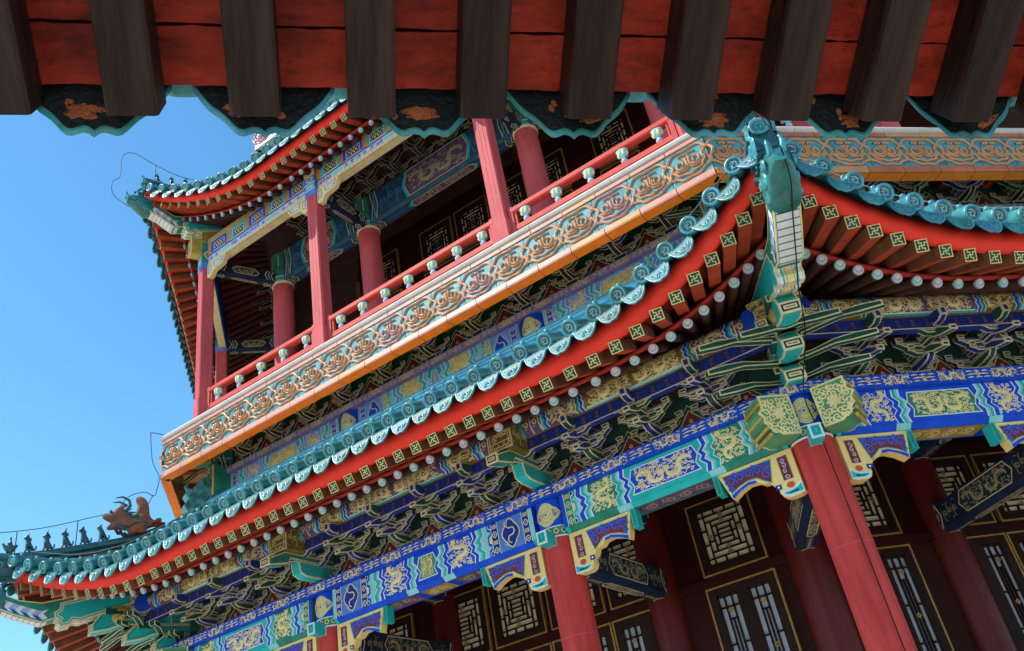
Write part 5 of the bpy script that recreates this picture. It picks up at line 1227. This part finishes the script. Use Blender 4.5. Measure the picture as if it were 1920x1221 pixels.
# conductor down the front corner: ridge tip, corner beam, column
cx = Vector(hp(0, 1, 0)); cx.z = 0
def cp(r_, z, s_=0.): v = Vector(hp(0, r_, z)); t = Vector((-cx.y, cx.x, 0)); return v+t*s_
pth = [cp(14.6, 10.3, .03), cp(15.0, 10.22, .03), cp(15.13, 10.0, .03), cp(15.22, 9.75, .03), cp(15.14, 9.42, .03), cp(14.8, 9.30, .03), cp(14.3, 9.12, .03), cp(14.08, 9.05, .03), cp(13.7, 8.80, .03), cp(13.0, 8.72, .03), cp(12.66, 8.6, .03), cp(12.62, 8.3, .05), cp(12.59, 7.6, .06), cp(12.59, 6.4, .06), cp(12.59, 4.2, .06)]
wire('lightning_conductor', 'dark cable running down the front corner beam and red corner column', [pth], [(cp(12.57, 7.6, .06), cp(12.6, 7.6, .06))], .006, 'lattice')
# ------------------------------------------------------------------ the near eave overhead (gate the camera stands under)
X0 = Vector((5.98587513, -18.63275315, 6.4148135)); hh = Vector((.73024097, .68231794, -.03450152)).normalized()
dd = Vector((-.62029602, .62670426, -.4714781)); dd = (dd-hh*dd.dot(hh)).normalized()
yy = -dd; hh = -hh; zz = hh.cross(yy)
GM = Matrix(((hh.x, yy.x, zz.x, X0.x), (hh.y, yy.y, zz.y, X0.y), (hh.z, yy.z, zz.z, X0.z), (0, 0, 0, 1)))
gate = thing('gate_eave', 'weathered dark rafters and red boards of a near gate eave seen from below', 'eave', tuple(X0))
def gobj(name, mb, loc=(0, 0, 0)):
    o = link(name, mb.mesh(name) if isinstance(mb, MB) else mb, gate); o.matrix_basis = GM @ Matrix.Translation(loc); return o
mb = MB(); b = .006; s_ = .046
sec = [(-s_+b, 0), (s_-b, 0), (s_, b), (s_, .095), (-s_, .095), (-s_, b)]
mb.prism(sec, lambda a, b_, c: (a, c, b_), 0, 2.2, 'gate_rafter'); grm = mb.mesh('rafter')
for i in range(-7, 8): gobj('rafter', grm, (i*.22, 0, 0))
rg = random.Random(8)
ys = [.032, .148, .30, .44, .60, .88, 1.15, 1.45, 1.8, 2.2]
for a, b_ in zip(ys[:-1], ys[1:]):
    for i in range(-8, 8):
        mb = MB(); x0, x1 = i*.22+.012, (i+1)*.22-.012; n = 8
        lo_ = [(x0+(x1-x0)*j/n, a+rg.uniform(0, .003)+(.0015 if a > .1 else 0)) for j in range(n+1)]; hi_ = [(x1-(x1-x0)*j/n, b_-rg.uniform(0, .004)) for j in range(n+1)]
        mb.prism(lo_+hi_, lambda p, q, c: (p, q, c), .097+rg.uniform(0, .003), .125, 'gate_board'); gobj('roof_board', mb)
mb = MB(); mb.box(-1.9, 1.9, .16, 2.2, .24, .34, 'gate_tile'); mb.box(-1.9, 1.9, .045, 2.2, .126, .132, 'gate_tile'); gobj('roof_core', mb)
def gate_drip():
    mb = MB(); hw = .138; n = 28
    T = lambda x, v, h: (x, -.045+v*.83-h*.75, .042+v*.90-h*.5)
    top = [(-hw+2*hw*i/n, .125) for i in range(n+1)]
    bot = [(hw*t, .088*abs(t)**2.1+.009*math.sin(abs(t)*13)*(1-abs(t))) for t in [(i-n/2)/(n/2) for i in range(n+1)]]
    for i in range(n):
        for h, m in ((0, 'gate_tile'), (.010, 'glaze')): mb.face([T(*top[i], h), T(*top[i+1], h), T(*bot[i+1], h), T(*bot[i], h)], m)
        mb.face([T(*bot[i], -.002), T(*bot[i+1], -.002), T(*bot[i+1], .010), T(*bot[i], .010)], 'glaze')
    mb.grid([[T(x, v, 0) for x, v in top], [(x, .5, .32-.05*(1-(x/hw)**2)) for x, v in top]], 'gate_tile', True)
    mb.ribbon([(x, z+.002) for x, z in bot], .005, lambda x, z, h: T(x, z, -h), 'glaze', .003, .001)
    return mb
gdm = gate_drip().mesh('drip_tile')
gts = [.02+.314*i for i in range(-5, 6)]
for i, x in enumerate(gts):
    o = gobj('drip_tile', gdm, (x, 0, 0))
    for j in range(4):
        mb = MB(); n = 18 if j == 0 else 10; big = j == 0
        cx0, cv0 = (rg.uniform(-.06, .05), rg.uniform(.028, .05)) if big else (rg.uniform(-.08, .08), rg.uniform(.03, .08))
        ra, rb = (rg.uniform(.02, .042), rg.uniform(.008, .015)) if big else (rg.uniform(.004, .010), rg.uniform(.003, .007)); sk = rg.uniform(-.4, .4)
        rr = [1+.35*rg.uniform(-1, 1) for _ in range(n)]
        q = [(cx0+ra*math.cos(2*math.pi*i/n)*rr[i], cv0+rb*math.sin(2*math.pi*i/n)*rr[i]+sk*ra*math.cos(2*math.pi*i/n)*.6) for i in range(n)]
        q = [(p, max(.012+.09*abs(p/.138)**2.1, v)) for p, v in q]
        def TM(a, v, c): return (a, -.045+v*.83+c*.75, .042+v*.9+c*.5)
        mb.grid([[TM(cx0+(p-cx0)*f, cv0+(v-cv0)*f, hgt) for p, v in q] for f, hgt in ((1, 0), (.85, .005), (.55, .009), (.05, .010))], 'mortar', True, True)
        gobj('mortar_patch', mb, (x, 0, 0))
gtm = MB(); gtm.lathe([(.0, -.01), (.05, -.01), (.052, 0), (.052, .5)], lambda x, y, h: (x, h-.06, y), 'glaze', 16); gtm = gtm.mesh('round_tile')
for i in range(-5, 6): gobj('round_tile', gtm, (.177+.314*i, .07, .19))
# ------------------------------------------------------------------ bird nets below the eave
def bird_net(k, ua, ub, label):
    mb = MB(); A, B_ = (12.62, 9.14), (11.735, 8.86); stp = .06; n = int((ub-ua)/stp); r_ = .0006
    def pt(u, t): sag = .05*math.sin(math.pi*t); return Vector((u, -(A[0]+(B_[0]-A[0])*t+sag*.3), A[1]+(B_[1]-A[1])*t-sag))
    Lh = math.hypot(A[0]-B_[0], A[1]-B_[1])
    for sg in (-1, 1):
        for i in range(-int(Lh/stp), n+int(Lh/stp)):
            pts = []
            for j in range(9):
                t = j/8; u = ua+i*stp+sg*t*Lh
                lim = (A[0]+(B_[0]-A[0])*t)*T22+.05
                if ua <= u <= ub and abs(u) <= lim: pts.append(pt(u, t))
            if len(pts) > 1: mb.tube(pts, r_, 'net', 3, False, False)
    o = obj('bird_net', mb, None, RZ(k)); tag(o, label, 'net'); return o
bird_net(0, -4.5, 5.1, 'fine bird netting stretched over the brackets below the front eave')
bird_net(1, -5.1, 1.0, 'fine bird netting stretched over the brackets of the right side')
# ------------------------------------------------------------------ ground
mb = MB(); mb.face([(-1500, -1500, GZ), (1500, -1500, GZ), (1500, 1500, GZ), (-1500, 1500, GZ)], 'paving'); o = obj('ground', mb); o['kind'] = 'structure'
